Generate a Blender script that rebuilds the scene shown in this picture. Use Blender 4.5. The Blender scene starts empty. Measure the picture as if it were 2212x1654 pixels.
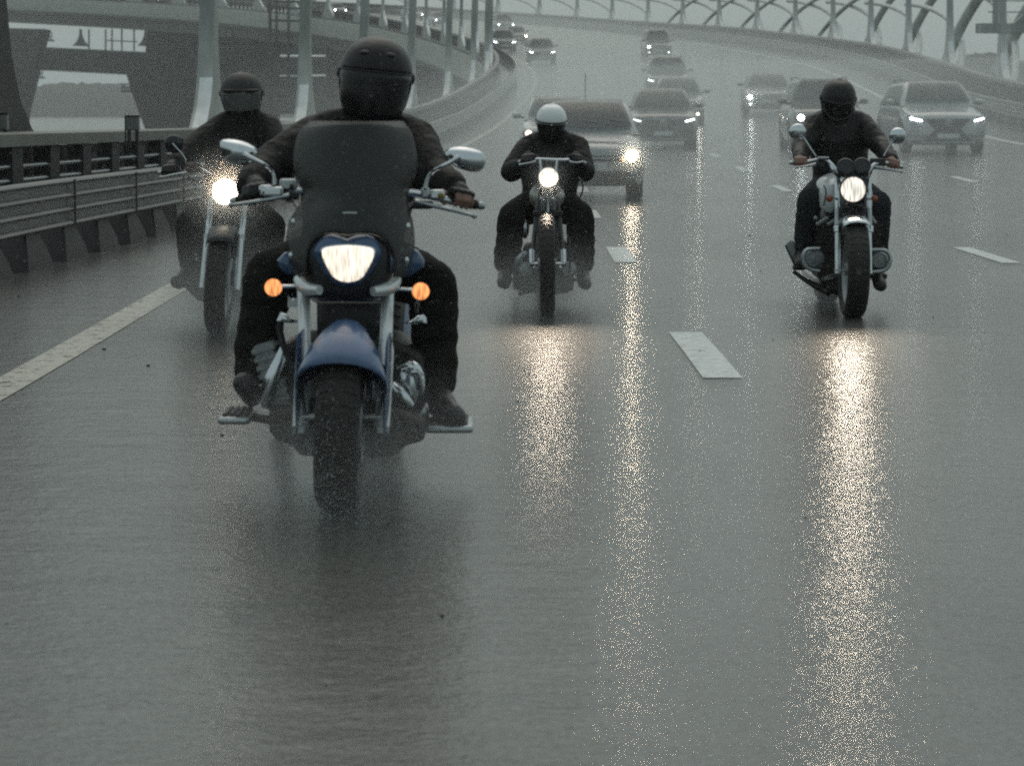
import bpy, math, random
from mathutils import Vector as V, Matrix
random.seed(7)
PI = math.pi
R = math.radians
SC = bpy.context.scene
COL = SC.collection

# ------------------------------------------------------------------ camera
FPX, CX, CY, HZ, CAMH = 5800.0, 1105.5, 827.0, 225.0, 1.38
PITCH = math.atan((CY - HZ) / FPX)
cam_d = bpy.data.cameras.new("camera")
cam = bpy.data.objects.new("camera", cam_d)
COL.objects.link(cam)
cam.location = (0, 0, CAMH)
cam.rotation_euler = (PI / 2 - PITCH, 0, 0)
cam_d.sensor_width = 36
cam_d.lens = FPX / 2211.0 * 36
cam_d.clip_start, cam_d.clip_end = 0.1, 5000
cam_d.dof.use_dof = True
cam_d.dof.focus_distance = 17.0
cam_d.dof.aperture_fstop = 7.0
SC.camera = cam

# ------------------------------------------------------------------ sky, sun, exposure
SUN_EL, SUN_AZ = R(55), R(0)
wd = bpy.data.worlds.new("World")
SC.world = wd
wd.use_nodes = True
wn, wl = wd.node_tree.nodes, wd.node_tree.links
wn.clear()
w_out = wn.new("ShaderNodeOutputWorld")
w_bg = wn.new("ShaderNodeBackground")
w_sky = wn.new("ShaderNodeTexSky")
w_sky.sky_type = 'NISHITA'
w_sky.sun_disc = False
w_sky.sun_elevation = SUN_EL
w_sky.sun_rotation = SUN_AZ
w_sky.dust_density = 6.0
w_sky.air_density = 1.5
w_mix = wn.new("ShaderNodeMix")
w_mix.data_type = 'RGBA'
w_mix.inputs[0].default_value = 0.86                # closed cloud cover over the clear sky
w_mix.inputs[7].default_value = (2.62, 3.22, 3.18, 1)
wl.new(w_sky.outputs[0], w_mix.inputs[6])
wl.new(w_mix.outputs[2], w_bg.inputs[0])
w_bg.inputs[1].default_value = 0.138
wl.new(w_bg.outputs[0], w_out.inputs[0])
sun_d = bpy.data.lights.new("sun", 'SUN')
sun_d.energy = 0.5
sun_d.angle = R(70)
sun_d.color = (1, 0.97, 0.92)
sun = bpy.data.objects.new("sun", sun_d)
COL.objects.link(sun)
sun.rotation_euler = (-(PI / 2 - SUN_EL), 0, -SUN_AZ)
vs = SC.view_settings
vs.view_transform, vs.look, vs.gamma, vs.exposure = 'Standard', 'None', 1.0, 0.0
cy = SC.cycles
cy.volume_bounces = 4
cy.max_bounces = 8
cy.transparent_max_bounces = 16
cy.sample_clamp_indirect = 2.5
cy.sample_clamp_direct = 22.0
cy.filter_width = 2.1
cy.use_denoising = False

# ------------------------------------------------------------------ camera model (photo pixels, 2211 wide)
_f = V((0, math.cos(PITCH), -math.sin(PITCH)))
_u = V((0, math.sin(PITCH), math.cos(PITCH)))
def P(u, v, d):
    r = _f + V((1, 0, 0)) * ((u - CX) / FPX) - _u * ((v - CY) / FPX)
    return V((0, 0, CAMH)) + r * (d / r.y)
def proj(p):
    q = V(p) - V((0, 0, CAMH))
    k = q.dot(_f)
    return CX + FPX * q.x / k, CY - FPX * q.dot(_u) / k

# ------------------------------------------------------------------ materials
def mat(name, col, rough=0.6, metal=0.0, var=0.0, vscale=8.0, bump=0.0, bscale=60.0, coat=0.0, spec=0.5, emit=0.0, ecol=None, alpha=1.0, stretch=None):
    m = bpy.data.materials.new(name)
    m.use_nodes = True
    n, l = m.node_tree.nodes, m.node_tree.links
    b = n["Principled BSDF"]
    b.inputs["Base Color"].default_value = (*col, 1)
    b.inputs["Roughness"].default_value = rough
    b.inputs["Metallic"].default_value = metal
    b.inputs["Coat Weight"].default_value = coat
    b.inputs["Coat Roughness"].default_value = 0.08
    b.inputs["Specular IOR Level"].default_value = spec
    b.inputs["Alpha"].default_value = alpha
    if emit:
        b.inputs["Emission Color"].default_value = (*(ecol or col), 1)
        b.inputs["Emission Strength"].default_value = emit
    if var or bump:
        tc = n.new("ShaderNodeTexCoord")
        src = tc.outputs["Object"]
        if stretch:
            mp = n.new("ShaderNodeMapping")
            mp.inputs["Scale"].default_value = stretch
            l.new(src, mp.inputs[0])
            src = mp.outputs[0]
        if var:
            t = n.new("ShaderNodeTexNoise")
            t.inputs["Scale"].default_value = vscale
            t.inputs["Detail"].default_value = 6
            t.inputs["Roughness"].default_value = 0.65
            l.new(src, t.inputs["Vector"])
            r = n.new("ShaderNodeValToRGB")
            r.color_ramp.elements[0].position, r.color_ramp.elements[1].position = 0.3, 0.72
            lo = [max(0, c * (1 - var)) for c in col]
            hi = [min(1, c * (1 + var)) for c in col]
            r.color_ramp.elements[0].color, r.color_ramp.elements[1].color = (*lo, 1), (*hi, 1)
            l.new(t.outputs[0], r.inputs[0])
            l.new(r.outputs[0], b.inputs["Base Color"])
            rr = n.new("ShaderNodeMapRange")
            rr.inputs[3].default_value, rr.inputs[4].default_value = max(0.02, rough - 0.12), min(1, rough + 0.12)
            l.new(t.outputs[0], rr.inputs[0])
            l.new(rr.outputs[0], b.inputs["Roughness"])
        if bump:
            t2 = n.new("ShaderNodeTexNoise")
            t2.inputs["Scale"].default_value = bscale
            t2.inputs["Detail"].default_value = 4
            l.new(src, t2.inputs["Vector"])
            bp = n.new("ShaderNodeBump")
            bp.inputs["Strength"].default_value = bump
            bp.inputs["Distance"].default_value = 0.02
            l.new(t2.outputs[0], bp.inputs["Height"])
            l.new(bp.outputs[0], b.inputs["Normal"])
    return m

M = {}
M['chrome'] = mat('chrome', (.62, .64, .66), .16, 1.0, var=.12, vscale=20)
M['steel'] = mat('brushed_steel', (.42, .44, .45), .33, .9, var=.2, vscale=14)
M['alu'] = mat('cast_aluminium', (.30, .31, .31), .45, .7, var=.25, vscale=10, bump=.2)
M['fork'] = mat('polished_fork', (.72, .74, .75), .34, .55, var=.12, vscale=16)
M['blackmetal'] = mat('black_metal', (.018, .018, .019), .38, .3, var=.4, vscale=12, bump=.15)
M['engine'] = mat('dirty_engine', (.024, .022, .018), .5, .5, var=.6, vscale=18, bump=.5, bscale=40)
M['rubber'] = mat('tyre_rubber', (.013, .012, .0095), .62, 0, var=.5, vscale=25, bump=.5, bscale=90)
M['plastic'] = mat('black_plastic', (.014, .014, .015), .35, 0, var=.3, vscale=9)
M['leather'] = mat('wet_leather', (.008, .0072, .0062), .44, 0, var=.5, vscale=9, bump=.7, bscale=22, spec=.30)
M['jacket'] = mat('wet_textile', (.009, .0082, .0072), .6, 0, var=.5, vscale=10, bump=.7, bscale=26, spec=.2)
M['denim'] = mat('dark_denim', (.019, .0225, .025), .85, 0, var=.5, vscale=14, bump=.5, bscale=60, spec=.2)
M['trousers'] = mat('dark_trousers', (.014, .013, .011), .8, 0, var=.5, vscale=10, bump=.6, bscale=28, spec=.1)
M['boot'] = mat('boot_leather', (.010, .009, .009), .42, 0, var=.4, vscale=12, bump=.3)
M['skin'] = mat('skin', (.24, .125, .095), .5, 0, var=.18, vscale=30, bump=.2, bscale=120)
M['blue'] = mat('blue_paint', (.055, .105, .215), .34, .1, var=.2, vscale=9, coat=.5)
M['whitepaint'] = mat('white_paint', (.62, .64, .64), .25, 0, var=.08, vscale=6, coat=.6)
M['helmetblack'] = mat('helmet_black', (.009, .0085, .008), .42, 0, var=.4, vscale=20, coat=.06, spec=.3, bump=.15, bscale=40)
M['helmetmatt'] = mat('helmet_matt', (.014, .013, .012), .55, 0, var=.4, vscale=14)
M['helmetwhite'] = mat('helmet_white', (.78, .79, .78), .22, 0, var=.06, vscale=8, coat=.6)
M['hair'] = mat('hair', (.02, .014, .01), .6, bump=.4)

def glassy(name, tint, opaque, body, rough=.06):
    """thin tinted sheet: part see-through, part dark body, with a gloss on top"""
    m = bpy.data.materials.new(name)
    m.use_nodes = True
    n, l = m.node_tree.nodes, m.node_tree.links
    b = n["Principled BSDF"]
    b.inputs["Base Color"].default_value = (*body, 1)
    b.inputs["Roughness"].default_value = rough
    b.inputs["Specular IOR Level"].default_value = .5
    tr = n.new("ShaderNodeBsdfTransparent")
    tr.inputs[0].default_value = (*tint, 1)
    mx = n.new("ShaderNodeMixShader")
    mx.inputs[0].default_value = opaque
    l.new(tr.outputs[0], mx.inputs[1])
    l.new(b.outputs[0], mx.inputs[2])
    l.new(mx.outputs[0], n["Material Output"].inputs[0])
    t = n.new("ShaderNodeTexNoise")
    t.inputs["Scale"].default_value = 140
    tc = n.new("ShaderNodeTexCoord")
    l.new(tc.outputs["Object"], t.inputs["Vector"])
    bp = n.new("ShaderNodeBump")
    bp.inputs["Strength"].default_value = .25
    bp.inputs["Distance"].default_value = .004
    l.new(t.outputs[0], bp.inputs["Height"])
    l.new(bp.outputs[0], b.inputs["Normal"])
    return m
def speckle(m, scale, col, lo=.72, hi=.76):
    """drops of water standing on the surface"""
    n, l = m.node_tree.nodes, m.node_tree.links
    b = n["Principled BSDF"]
    tc = n.new("ShaderNodeTexCoord")
    t = n.new("ShaderNodeTexNoise")
    t.inputs["Scale"].default_value, t.inputs["Detail"].default_value = scale, 2
    l.new(tc.outputs["Object"], t.inputs["Vector"])
    r = n.new("ShaderNodeMapRange")
    r.inputs[1].default_value, r.inputs[2].default_value = lo, hi
    l.new(t.outputs[0], r.inputs[0])
    mx = n.new("ShaderNodeMix")
    mx.data_type = 'RGBA'
    c = b.inputs["Base Color"]
    if c.links: l.new(c.links[0].from_socket, mx.inputs[6])
    else: mx.inputs[6].default_value = tuple(c.default_value)
    mx.inputs[7].default_value = (*col, 1)
    l.new(r.outputs[0], mx.inputs[0])
    l.new(mx.outputs[2], c)
    return m
M['screen'] = glassy('tinted_screen', (.60, .60, .58), .50, (.042, .044, .042), .28)
speckle(M['screen'], 130, (.20, .21, .21), .66, .72)
for k_ in ('blue', 'helmetblack', 'rubber', 'plastic', 'leather', 'jacket', 'trousers'):
    speckle(M[k_], 150, (.11, .115, .11), .69, .75)
M['visor'] = glassy('clear_visor', (.75, .77, .77), .58, (.15, .158, .15), .25)
M['darkvisor'] = glassy('dark_visor', (.06, .06, .06), .75, (.012, .012, .012), .08)
M['carglass'] = glassy('car_glass', (.45, .5, .5), .55, (.045, .052, .052), .06)
M['mirrorglass'] = mat('mirror_glass', (.5, .52, .53), .05, 1.0)

def lamp_mat(name, col, s0, s1, scale=60, wave=True, body=(.6, .6, .58)):
    """lit lens: fluted glass over a reflector, brightness varying with the fluting"""
    m = bpy.data.materials.new(name)
    m.use_nodes = True
    n, l = m.node_tree.nodes, m.node_tree.links
    b = n["Principled BSDF"]
    b.inputs["Base Color"].default_value = (*body, 1)
    b.inputs["Roughness"].default_value = .15
    b.inputs["Emission Color"].default_value = (*col, 1)
    tc = n.new("ShaderNodeTexCoord")
    mp = n.new("ShaderNodeMapping")
    mp.inputs["Scale"].default_value = (1, .2, .16)
    l.new(tc.outputs["Object"], mp.inputs[0])
    t = n.new("ShaderNodeTexVoronoi" if wave else "ShaderNodeTexNoise")
    t.inputs["Scale"].default_value = scale
    l.new(mp.outputs[0], t.inputs["Vector"])
    mr = n.new("ShaderNodeMapRange")
    mr.inputs[1].default_value, mr.inputs[2].default_value = .1, .7
    mr.inputs[3].default_value, mr.inputs[4].default_value = s0, s1
    l.new(t.outputs[0], mr.inputs[0])
    l.new(mr.outputs[0], b.inputs["Emission Strength"])
    return m

# ------------------------------------------------------------------ mesh builder
class MB:
    def __init__(s):
        s.v, s.f = [], []
    def add(s, vs_, fs):
        o = len(s.v)
        s.v += [V(p) for p in vs_]
        s.f += [tuple(i + o for i in f) for f in fs]
        return s
    def box(s, c, sz, rot=None):
        x, y, z = [k / 2 for k in sz]
        vs_ = [V((a, b, e)) for a in (-x, x) for b in (-y, y) for e in (-z, z)]
        if rot is not None:
            vs_ = [rot @ p for p in vs_]
        c = V(c)
        return s.add([c + p for p in vs_], [(0, 1, 3, 2), (4, 6, 7, 5), (0, 4, 5, 1), (2, 3, 7, 6), (0, 2, 6, 4), (1, 5, 7, 3)])
    def beam(s, a, b, w, h, up=(0, 0, 1)):
        a, b = V(a), V(b)
        t = (b - a).normalized()
        x = t.cross(V(up)).normalized()
        y = x.cross(t)
        vs_ = [p + x * i * w / 2 + y * j * h / 2 for p in (a, b) for i, j in ((-1, -1), (1, -1), (1, 1), (-1, 1))]
        return s.add(vs_, [(3, 2, 1, 0), (4, 5, 6, 7), (0, 1, 5, 4), (1, 2, 6, 5), (2, 3, 7, 6), (3, 0, 4, 7)])
    def rings(s, rs, caps=True, close=True):
        n = len(rs[0])
        o = len(s.v)
        for r in rs:
            s.v += [V(p) for p in r]
        for i in range(len(rs) - 1):
            for j in range(n if close else n - 1):
                k = (j + 1) % n
                s.f.append((o + i * n + j, o + i * n + k, o + (i + 1) * n + k, o + (i + 1) * n + j))
        if caps and close:
            s.f.append(tuple(o + j for j in reversed(range(n))))
            e = o + (len(rs) - 1) * n
            s.f.append(tuple(e + j for j in range(n)))
        return s
    def tube(s, pts, r, n=10, closed=False, flat=1.0, smooth=0):
        pts = [V(p) for p in pts]
        rr = list(r) if isinstance(r, (list, tuple)) else [r] * len(pts)
        for _ in range(smooth):                       # Chaikin rounding of the path
            q, qr = [pts[0]], [rr[0]]
            for i in range(len(pts) - 1):
                q += [pts[i].lerp(pts[i + 1], .25), pts[i].lerp(pts[i + 1], .75)]
                qr += [rr[i] * .75 + rr[i + 1] * .25, rr[i] * .25 + rr[i + 1] * .75]
            pts, rr = q + [pts[-1]], qr + [rr[-1]]
        m = len(pts)
        tg = []
        for i in range(m):
            a = pts[(i - 1) % m] if (closed or i > 0) else pts[i]
            b = pts[(i + 1) % m] if (closed or i < m - 1) else pts[i]
            t = b - a
            tg.append(t.normalized() if t.length > 1e-9 else V((0, 0, 1)))
        ref = V((0, 0, 1)) if abs(tg[0].z) < .9 else V((0, 1, 0))
        x = tg[0].cross(ref).normalized()
        rs = []
        for i in range(m):
            x = (x - tg[i] * x.dot(tg[i])).normalized()
            y = tg[i].cross(x)
            rs.append([pts[i] + (x * math.cos(2 * PI * k / n) + y * math.sin(2 * PI * k / n) * flat) * rr[i] for k in range(n)])
        if closed:
            rs.append(rs[0])
            return s.rings(rs, caps=False)
        return s.rings(rs)
    def lathe(s, prof, c, ax, n=32, a0=0, a1=2 * PI, up=(0, 0, 1)):
        """prof: (radius, height along ax); angle 0 points along `up`"""
        c, ax = V(c), V(ax).normalized()
        u = V(up)
        u = (u - ax * u.dot(ax)).normalized()
        w = ax.cross(u)
        full = abs(a1 - a0 - 2 * PI) < 1e-6
        rs = []
        for i in range(n + 1):
            a = a0 + (a1 - a0) * i / n
            e = u * math.cos(a) + w * math.sin(a)
            rs.append([c + e * max(r, 1e-5) + ax * h for r, h in prof])
        return s.rings(rs, caps=not full, close=not full) if not full else s.rings(rs, caps=False, close=False)
    def ell(s, c, r, rot=None, nu=16, nv=10):
        c = V(c)
        rs = []
        for j in range(nv + 1):
            t = PI * j / nv
            q = max(math.sin(t), 1e-4)
            ring = [V((r[0] * q * math.cos(2 * PI * i / nu), r[1] * q * math.sin(2 * PI * i / nu), -r[2] * math.cos(t))) for i in range(nu)]
            rs.append([c + ((rot @ p) if rot is not None else p) for p in ring])
        return s.rings(rs)
    def cap(s, a, b, ra, rb, n=12):
        """capsule from a to b"""
        a, b = V(a), V(b)
        t = (b - a)
        L = t.length
        t = t / L if L > 1e-9 else V((0, 0, 1))
        pts, rr = [], []
        for k in (85, 60, 35, 12):
            pts.append(a - t * ra * math.sin(R(k)))
            rr.append(ra * math.cos(R(k)))
        for k in (0, .33, .66, 1):
            pts.append(a.lerp(b, k))
            rr.append(ra + (rb - ra) * k)
        for k in (12, 35, 60, 85):
            pts.append(b + t * rb * math.sin(R(k)))
            rr.append(rb * math.cos(R(k)))
        return s.tube(pts, rr, n)
    def limb(s, pts, rr, n=12):
        for i in range(len(pts) - 1):
            s.cap(pts[i], pts[i + 1], rr[i], rr[i + 1], n)
        return s
    def prism(s, poly, off):
        poly, off = [V(p) for p in poly], V(off)
        return s.rings([poly, [p + off for p in poly]])
    def bulge(s, poly, fwd, back=0.0, dirv=(0, -1, 0), lv=6):
        """an outline inflated into a solid: a rounded front and a rounded (or flat) back"""
        poly = [V(p) for p in poly]
        c = sum(poly, V()) / len(poly)
        dv = V(dirv)
        rs = []
        def ring(k, h):
            return [c + (p - c) * k + dv * h for p in poly]
        if back:
            for i in range(lv):
                a = PI / 2 * (1 - i / lv)
                rs.append(ring(max(math.cos(a), .02), -back * math.sin(a)))
        for i in range(lv + 1):
            a = PI / 2 * i / lv
            rs.append(ring(max(math.cos(a), .02), fwd * math.sin(a)))
        return s.rings(rs)
    def sheet(s, rows):
        return s.rings(rows, caps=False, close=False)
    def build(s, name, m, parent=None, local=False, smooth=True, sharp=40, bevel=0, sub=0, remesh=0, relax=0, wrinkle=0, wscale=.1, solid=0):
        me = bpy.data.meshes.new(name)
        off = V()
        if parent is not None and not local:
            r = parent
            while r.parent is not None:
                r = r.parent
            off = r.location
        me.from_pydata([p - off for p in s.v], [], s.f)
        me.validate()
        o = bpy.data.objects.new(name, me)
        COL.objects.link(o)
        if m is not None:
            me.materials.append(M[m] if isinstance(m, str) else m)
        if parent is not None:
            o.parent = parent
        import bmesh
        bm = bmesh.new()
        bm.from_mesh(me)
        bmesh.ops.recalc_face_normals(bm, faces=bm.faces)
        bm.to_mesh(me)
        bm.free()
        if smooth:
            me.shade_smooth()
            if not remesh and sharp < 180:
                me.set_sharp_from_angle(angle=R(sharp))
        if solid:
            q = o.modifiers.new("solid", 'SOLIDIFY')
            q.thickness = solid
            q.offset = 0
        if remesh:
            q = o.modifiers.new("remesh", 'REMESH')
            q.mode = 'VOXEL'
            q.voxel_size = remesh
            q.use_smooth_shade = True
        if relax:
            q = o.modifiers.new("relax", 'SMOOTH')
            q.iterations = relax
            q.factor = .5
        if wrinkle:
            tx = bpy.data.textures.new(name + "_folds", 'CLOUDS')
            tx.noise_scale = wscale
            tx.noise_depth = 2
            q = o.modifiers.new("folds", 'DISPLACE')
            q.texture = tx
            q.texture_coords = 'LOCAL'
            q.strength = wrinkle
            q.mid_level = .5
        if bevel:
            q = o.modifiers.new("bevel", 'BEVEL')
            q.width = bevel
            q.segments = 2
            q.limit_method = 'ANGLE'
            q.angle_limit = R(40)
        if sub:
            q = o.modifiers.new("sub", 'SUBSURF')
            q.levels = q.render_levels = sub
        return o

def tag(o, label=None, cat=None, group=None, kind=None):
    if label: o['label'] = label
    if cat: o['category'] = cat
    if group: o['group'] = group
    if kind: o['kind'] = kind
    return o
def thing(name, label, cat, loc=(0, 0, 0), rz=0, group=None, rx=0):
    o = bpy.data.objects.new(name, None)
    o.empty_display_size = .2
    COL.objects.link(o)
    o.location = loc
    o.rotation_euler = (rx, 0, rz)
    return tag(o, label, cat, group)
def spot(name, parent, p, target, energy, angle, size, col=(1, .86, .68), wide=1.0, blend=.8):
    d = bpy.data.lights.new(name, 'SPOT')
    d.energy = energy
    d.spot_size = R(angle)
    d.spot_blend = blend
    d.shadow_soft_size = size
    d.color = col
    o = bpy.data.objects.new(name, d)
    COL.objects.link(o)
    p = V(p)
    q = (V(target) - p).to_track_quat('-Z', 'Y')
    r = parent
    while r.parent is not None:
        r = r.parent
    o.parent = parent
    bpy.context.view_layer.update()
    mi = r.matrix_world.inverted()
    o.location = mi @ p
    o.rotation_euler = (mi.to_quaternion() @ q).to_euler()
    o.scale = (wide, 1, 1)
    return o
# ------------------------------------------------------------------ the road's course (d = metres ahead of the camera)
def spline(tab):
    xs = [a for a, b in tab]; ys = [b for a, b in tab]
    n = len(xs)
    m = []
    for i in range(n):
        if i == 0: m.append((ys[1] - ys[0]) / (xs[1] - xs[0]))
        elif i == n - 1: m.append((ys[-1] - ys[-2]) / (xs[-1] - xs[-2]))
        else:
            m.append(.5 * ((ys[i] - ys[i - 1]) / (xs[i] - xs[i - 1]) + (ys[i + 1] - ys[i]) / (xs[i + 1] - xs[i])))
    def f(x):
        if x <= xs[0]: return ys[0] + m[0] * (x - xs[0])
        if x >= xs[-1]: return ys[-1] + m[-1] * (x - xs[-1])
        for i in range(n - 1):
            if x <= xs[i + 1]: break
        h = xs[i + 1] - xs[i]; t = (x - xs[i]) / h
        return (ys[i] * (2 * t**3 - 3 * t * t + 1) + h * m[i] * (t**3 - 2 * t * t + t)
                + ys[i + 1] * (-2 * t**3 + 3 * t * t) + h * m[i + 1] * (t**3 - t * t))
    return f
XL = spline([(-20, -4.25), (0, -4.25), (12, -4.22), (20, -4.1), (29, -3.82), (42, -3.5), (60, -3.2), (83, -2.6), (110, -1.2), (135, -.1), (150, .2),
             (175, -.1), (200, -1.5), (225, -3.9), (250, -7.0), (270, -10.3), (290, -14.2), (310, -19.4), (330, -26), (360, -38), (390, -54), (414, -70), (470, -115), (520, -160)])
ZL = spline([(-20, 0), (0, 0), (22, 0), (42, -.09), (60, -.07), (76, -.02), (95, .3), (110, .85), (135, 1.95), (180, 3.95), (200, 4.95), (250, 7.4), (308, 10.8), (360, 14), (414, 17.3), (470, 20.7), (520, 23.5)])
SE = spline([(-20, 0), (0, 0), (40, .004), (63, .022), (85, .042), (110, .058), (180, .055), (250, .03), (310, .0), (400, -.01), (520, -.01)])
MK = spline([(-20, 0), (0, 0), (14, 0), (25, -.3), (37, -.6), (60, -.6), (520, -.6)])
WID = 17.6
def road(d, o, h=0.0):
    e = .5
    t = V((XL(d + e) - XL(d - e), 2 * e, 0)).normalized()
    n = V((t.y, -t.x, 0))
    p = V((XL(d), d, ZL(d))) + n * o
    p.z += SE(d) * o + h
    return p
def heading(d):
    e = 1.0
    return math.atan2(-(XL(d + e) - XL(d - e)), 2 * e)
def slope(d):
    return math.atan((ZL(d + 2) - ZL(d - 2)) / 4 / math.sqrt(1 + ((XL(d + 1) - XL(d - 1)) / 2)**2))
def dsteps(a, b):
    out, d = [], a
    while d < b:
        out.append(d)
        d += 1.5 if d < 60 else 3.0 if d < 200 else 4.5
    return out + [b]
ARC = [(-20.0, 0.0)]
_d = -20.0
while _d < 520:
    _n = _d + .5
    ARC.append((_n, ARC[-1][1] + (V((XL(_n), _n)) - V((XL(_d), _d))).length))
    _d = _n
def d_at(s):
    import bisect
    i = min(max(bisect.bisect([a for _, a in ARC], s), 1), len(ARC) - 1)
    (d0, a0), (d1, a1) = ARC[i - 1], ARC[i]
    return d0 + (d1 - d0) * (s - a0) / (a1 - a0)
def s_at(d):
    i = int(max(0, min(len(ARC) - 1, (d + 20) / .5)))
    return ARC[i][1]

# ------------------------------------------------------------------ wet asphalt
def road_material():
    m = bpy.data.materials.new('wet_asphalt')
    m.use_nodes = True
    n, l = m.node_tree.nodes, m.node_tree.links
    b = n["Principled BSDF"]
    geo = n.new("ShaderNodeTexCoord")
    def noise(scale, det=4, rough=.6, st=None):
        t = n.new("ShaderNodeTexNoise")
        t.inputs["Scale"].default_value = scale
        t.inputs["Detail"].default_value = det
        t.inputs["Roughness"].default_value = rough
        if st:
            mp = n.new("ShaderNodeMapping")
            mp.inputs["Scale"].default_value = st
            l.new(geo.outputs["Object"], mp.inputs[0])
            l.new(mp.outputs[0], t.inputs["Vector"])
        else:
            l.new(geo.outputs["Object"], t.inputs["Vector"])
        return t.outputs[0]
    def ramp(src, p0, p1, c0, c1):
        r = n.new("ShaderNodeValToRGB")
        r.color_ramp.elements[0].position, r.color_ramp.elements[1].position = p0, p1
        r.color_ramp.elements[0].color, r.color_ramp.elements[1].color = (*c0, 1), (*c1, 1)
        l.new(src, r.inputs[0])
        return r.outputs[0]
    def mrange(src, a, b_, c, d_):
        r = n.new("ShaderNodeMapRange")
        for i, x in enumerate((a, b_, c, d_)): r.inputs[i + 1].default_value = x
        l.new(src, r.inputs[0])
        return r.outputs[0]
    def math_(op, a, c):
        r = n.new("ShaderNodeMath")
        r.operation = op
        for i, x in enumerate((a, c)):
            if isinstance(x, (int, float)): r.inputs[i].default_value = x
            else: l.new(x, r.inputs[i])
        return r.outputs[0]
    grit = noise(42, 5, .8)
    lane = noise(1.1, 5, .6, (1, .12, 1))
    wet = noise(.55, 5, .62, (1, .3, 1))
    base = ramp(grit, .36, .66, (.008, .010, .008), (.125, .138, .125))
    mul = n.new("ShaderNodeMix")
    mul.data_type = 'RGBA'
    mul.blend_type = 'MULTIPLY'
    mul.inputs[0].default_value = 1
    l.new(base, mul.inputs[6])
    l.new(ramp(lane, .3, .7, (.62, .62, .62), (1.15, 1.15, 1.15)), mul.inputs[7])
    l.new(mul.outputs[2], b.inputs["Base Color"])
    l.new(mrange(wet, .3, .7, .42, .58), b.inputs["Roughness"])
    b.inputs["IOR"].default_value = 1.45
    b.inputs["Coat Weight"].default_value = .8
    b.inputs["Coat IOR"].default_value = 1.34
    l.new(mrange(wet, .3, .7, .11, .20), b.inputs["Coat Roughness"])
    b.inputs["Specular IOR Level"].default_value = .22
    # two polished wheel tracks per lane
    sx = n.new("ShaderNodeSeparateXYZ")
    l.new(geo.outputs["Object"], sx.inputs[0])
    wob = math_('ADD', math_('MULTIPLY', sx.outputs[0], 2 * PI / 1.76), math_('MULTIPLY', noise(.25, 2, .5), 3.0))
    trk = mrange(math_('SINE', wob, 0), -1, 1, .0, 1)
    rgh = math_('ADD', mrange(wet, .3, .7, .05, .105), math_('MULTIPLY', trk, .022))
    l.new(rgh, b.inputs["Coat Roughness"])
    # ripples of the water film over the grit
    r1, r2, r3 = noise(40, 3, .7, (.6, 1, 1)), noise(130, 2, .5), noise(9, 4, .65, (.75, 1, 1))
    r4 = noise(2.6, 5, .66, (.62, 1, 1))
    hgt = math_('ADD', math_('ADD', math_('MULTIPLY', r1, .55), math_('MULTIPLY', r4, 1.7)), math_('ADD', math_('MULTIPLY', r2, .08), math_('MULTIPLY', r3, .7)))
    bp = n.new("ShaderNodeBump")
    bp.inputs["Strength"].default_value = 1.0
    bp.inputs["Distance"].default_value = .0066
    l.new(hgt, bp.inputs["Height"])
    l.new(bp.outputs[0], b.inputs["Normal"])
    l.new(bp.outputs[0], b.inputs["Coat Normal"])
    return m
M['asphalt'] = road_material()
M['concrete'] = mat('wet_concrete', (.14, .143, .125), .55, 0, var=.28, vscale=1.4, bump=.25, bscale=14)
M['paleconcrete'] = mat('pale_concrete', (.36, .365, .34), .6, 0, var=.2, vscale=2, bump=.2, bscale=16)
M['darkconcrete'] = mat('dark_concrete', (.075, .075, .068), .7, 0, var=.3, vscale=.4, bump=.2, bscale=6)
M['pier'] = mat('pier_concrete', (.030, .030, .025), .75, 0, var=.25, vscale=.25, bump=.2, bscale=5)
M['galv'] = mat('galvanised_rail', (.095, .10, .092), .42, .35, var=.55, vscale=5, bump=.12, bscale=20, stretch=(1, .3, 1))
M['posty'] = mat('dark_post', (.014, .0145, .013), .6, .1, var=.4, vscale=5)
M['archsteel'] = mat('arch_steel', (.35, .365, .34), .5, .05, var=.38, vscale=1.8, stretch=(1, 1, .22))
M['archlight'] = mat('arch_light_steel', (.52, .54, .51), .5, .05, var=.3, vscale=1.8, stretch=(1, 1, .22))
M['archpale'] = mat('arch_pale', (.62, .64, .63), .4, .1, var=.28, vscale=3, stretch=(1, 1, .25))
def marking_material(name, col, wear):
    m = mat(name, col, .32, 0, var=.3, vscale=16, bump=.35, bscale=70)
    n, l = m.node_tree.nodes, m.node_tree.links
    b = n["Principled BSDF"]
    tc = n.new("ShaderNodeTexCoord")
    t = n.new("ShaderNodeTexNoise")
    t.inputs["Scale"].default_value, t.inputs["Detail"].default_value, t.inputs["Roughness"].default_value = 9, 8, .75
    l.new(tc.outputs["Object"], t.inputs["Vector"])
    r = n.new("ShaderNodeValToRGB")
    r.color_ramp.elements[0].position, r.color_ramp.elements[1].position = wear, wear + .10
    l.new(t.outputs[0], r.inputs[0])
    l.new(r.outputs[0], b.inputs["Alpha"])              # worn through to the asphalt
    return m
M['marking'] = marking_material('road_marking', (.55, .57, .56), .33)
M['markwarm'] = marking_material('edge_marking', (.40, .38, .31), .36)
M['box'] = mat('grey_cabinet', (.17, .18, .17), .5, .2, var=.2, vscale=5)

ds = dsteps(-15, 515)
mb = MB()
OFF = [-1.6, 0, 1.2, 1.75, 3.5, 5.25, 7, 8.85, 10.6, 12.4, 14.2, 15.9, 17.6, 19.2]
mb.sheet([[road(d, o) for o in OFF] for d in ds])
tag(mb.build('road', 'asphalt', smooth=True, sharp=180), 'grey wet asphalt carriageway with long light reflections', 'road', kind='structure')

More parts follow.
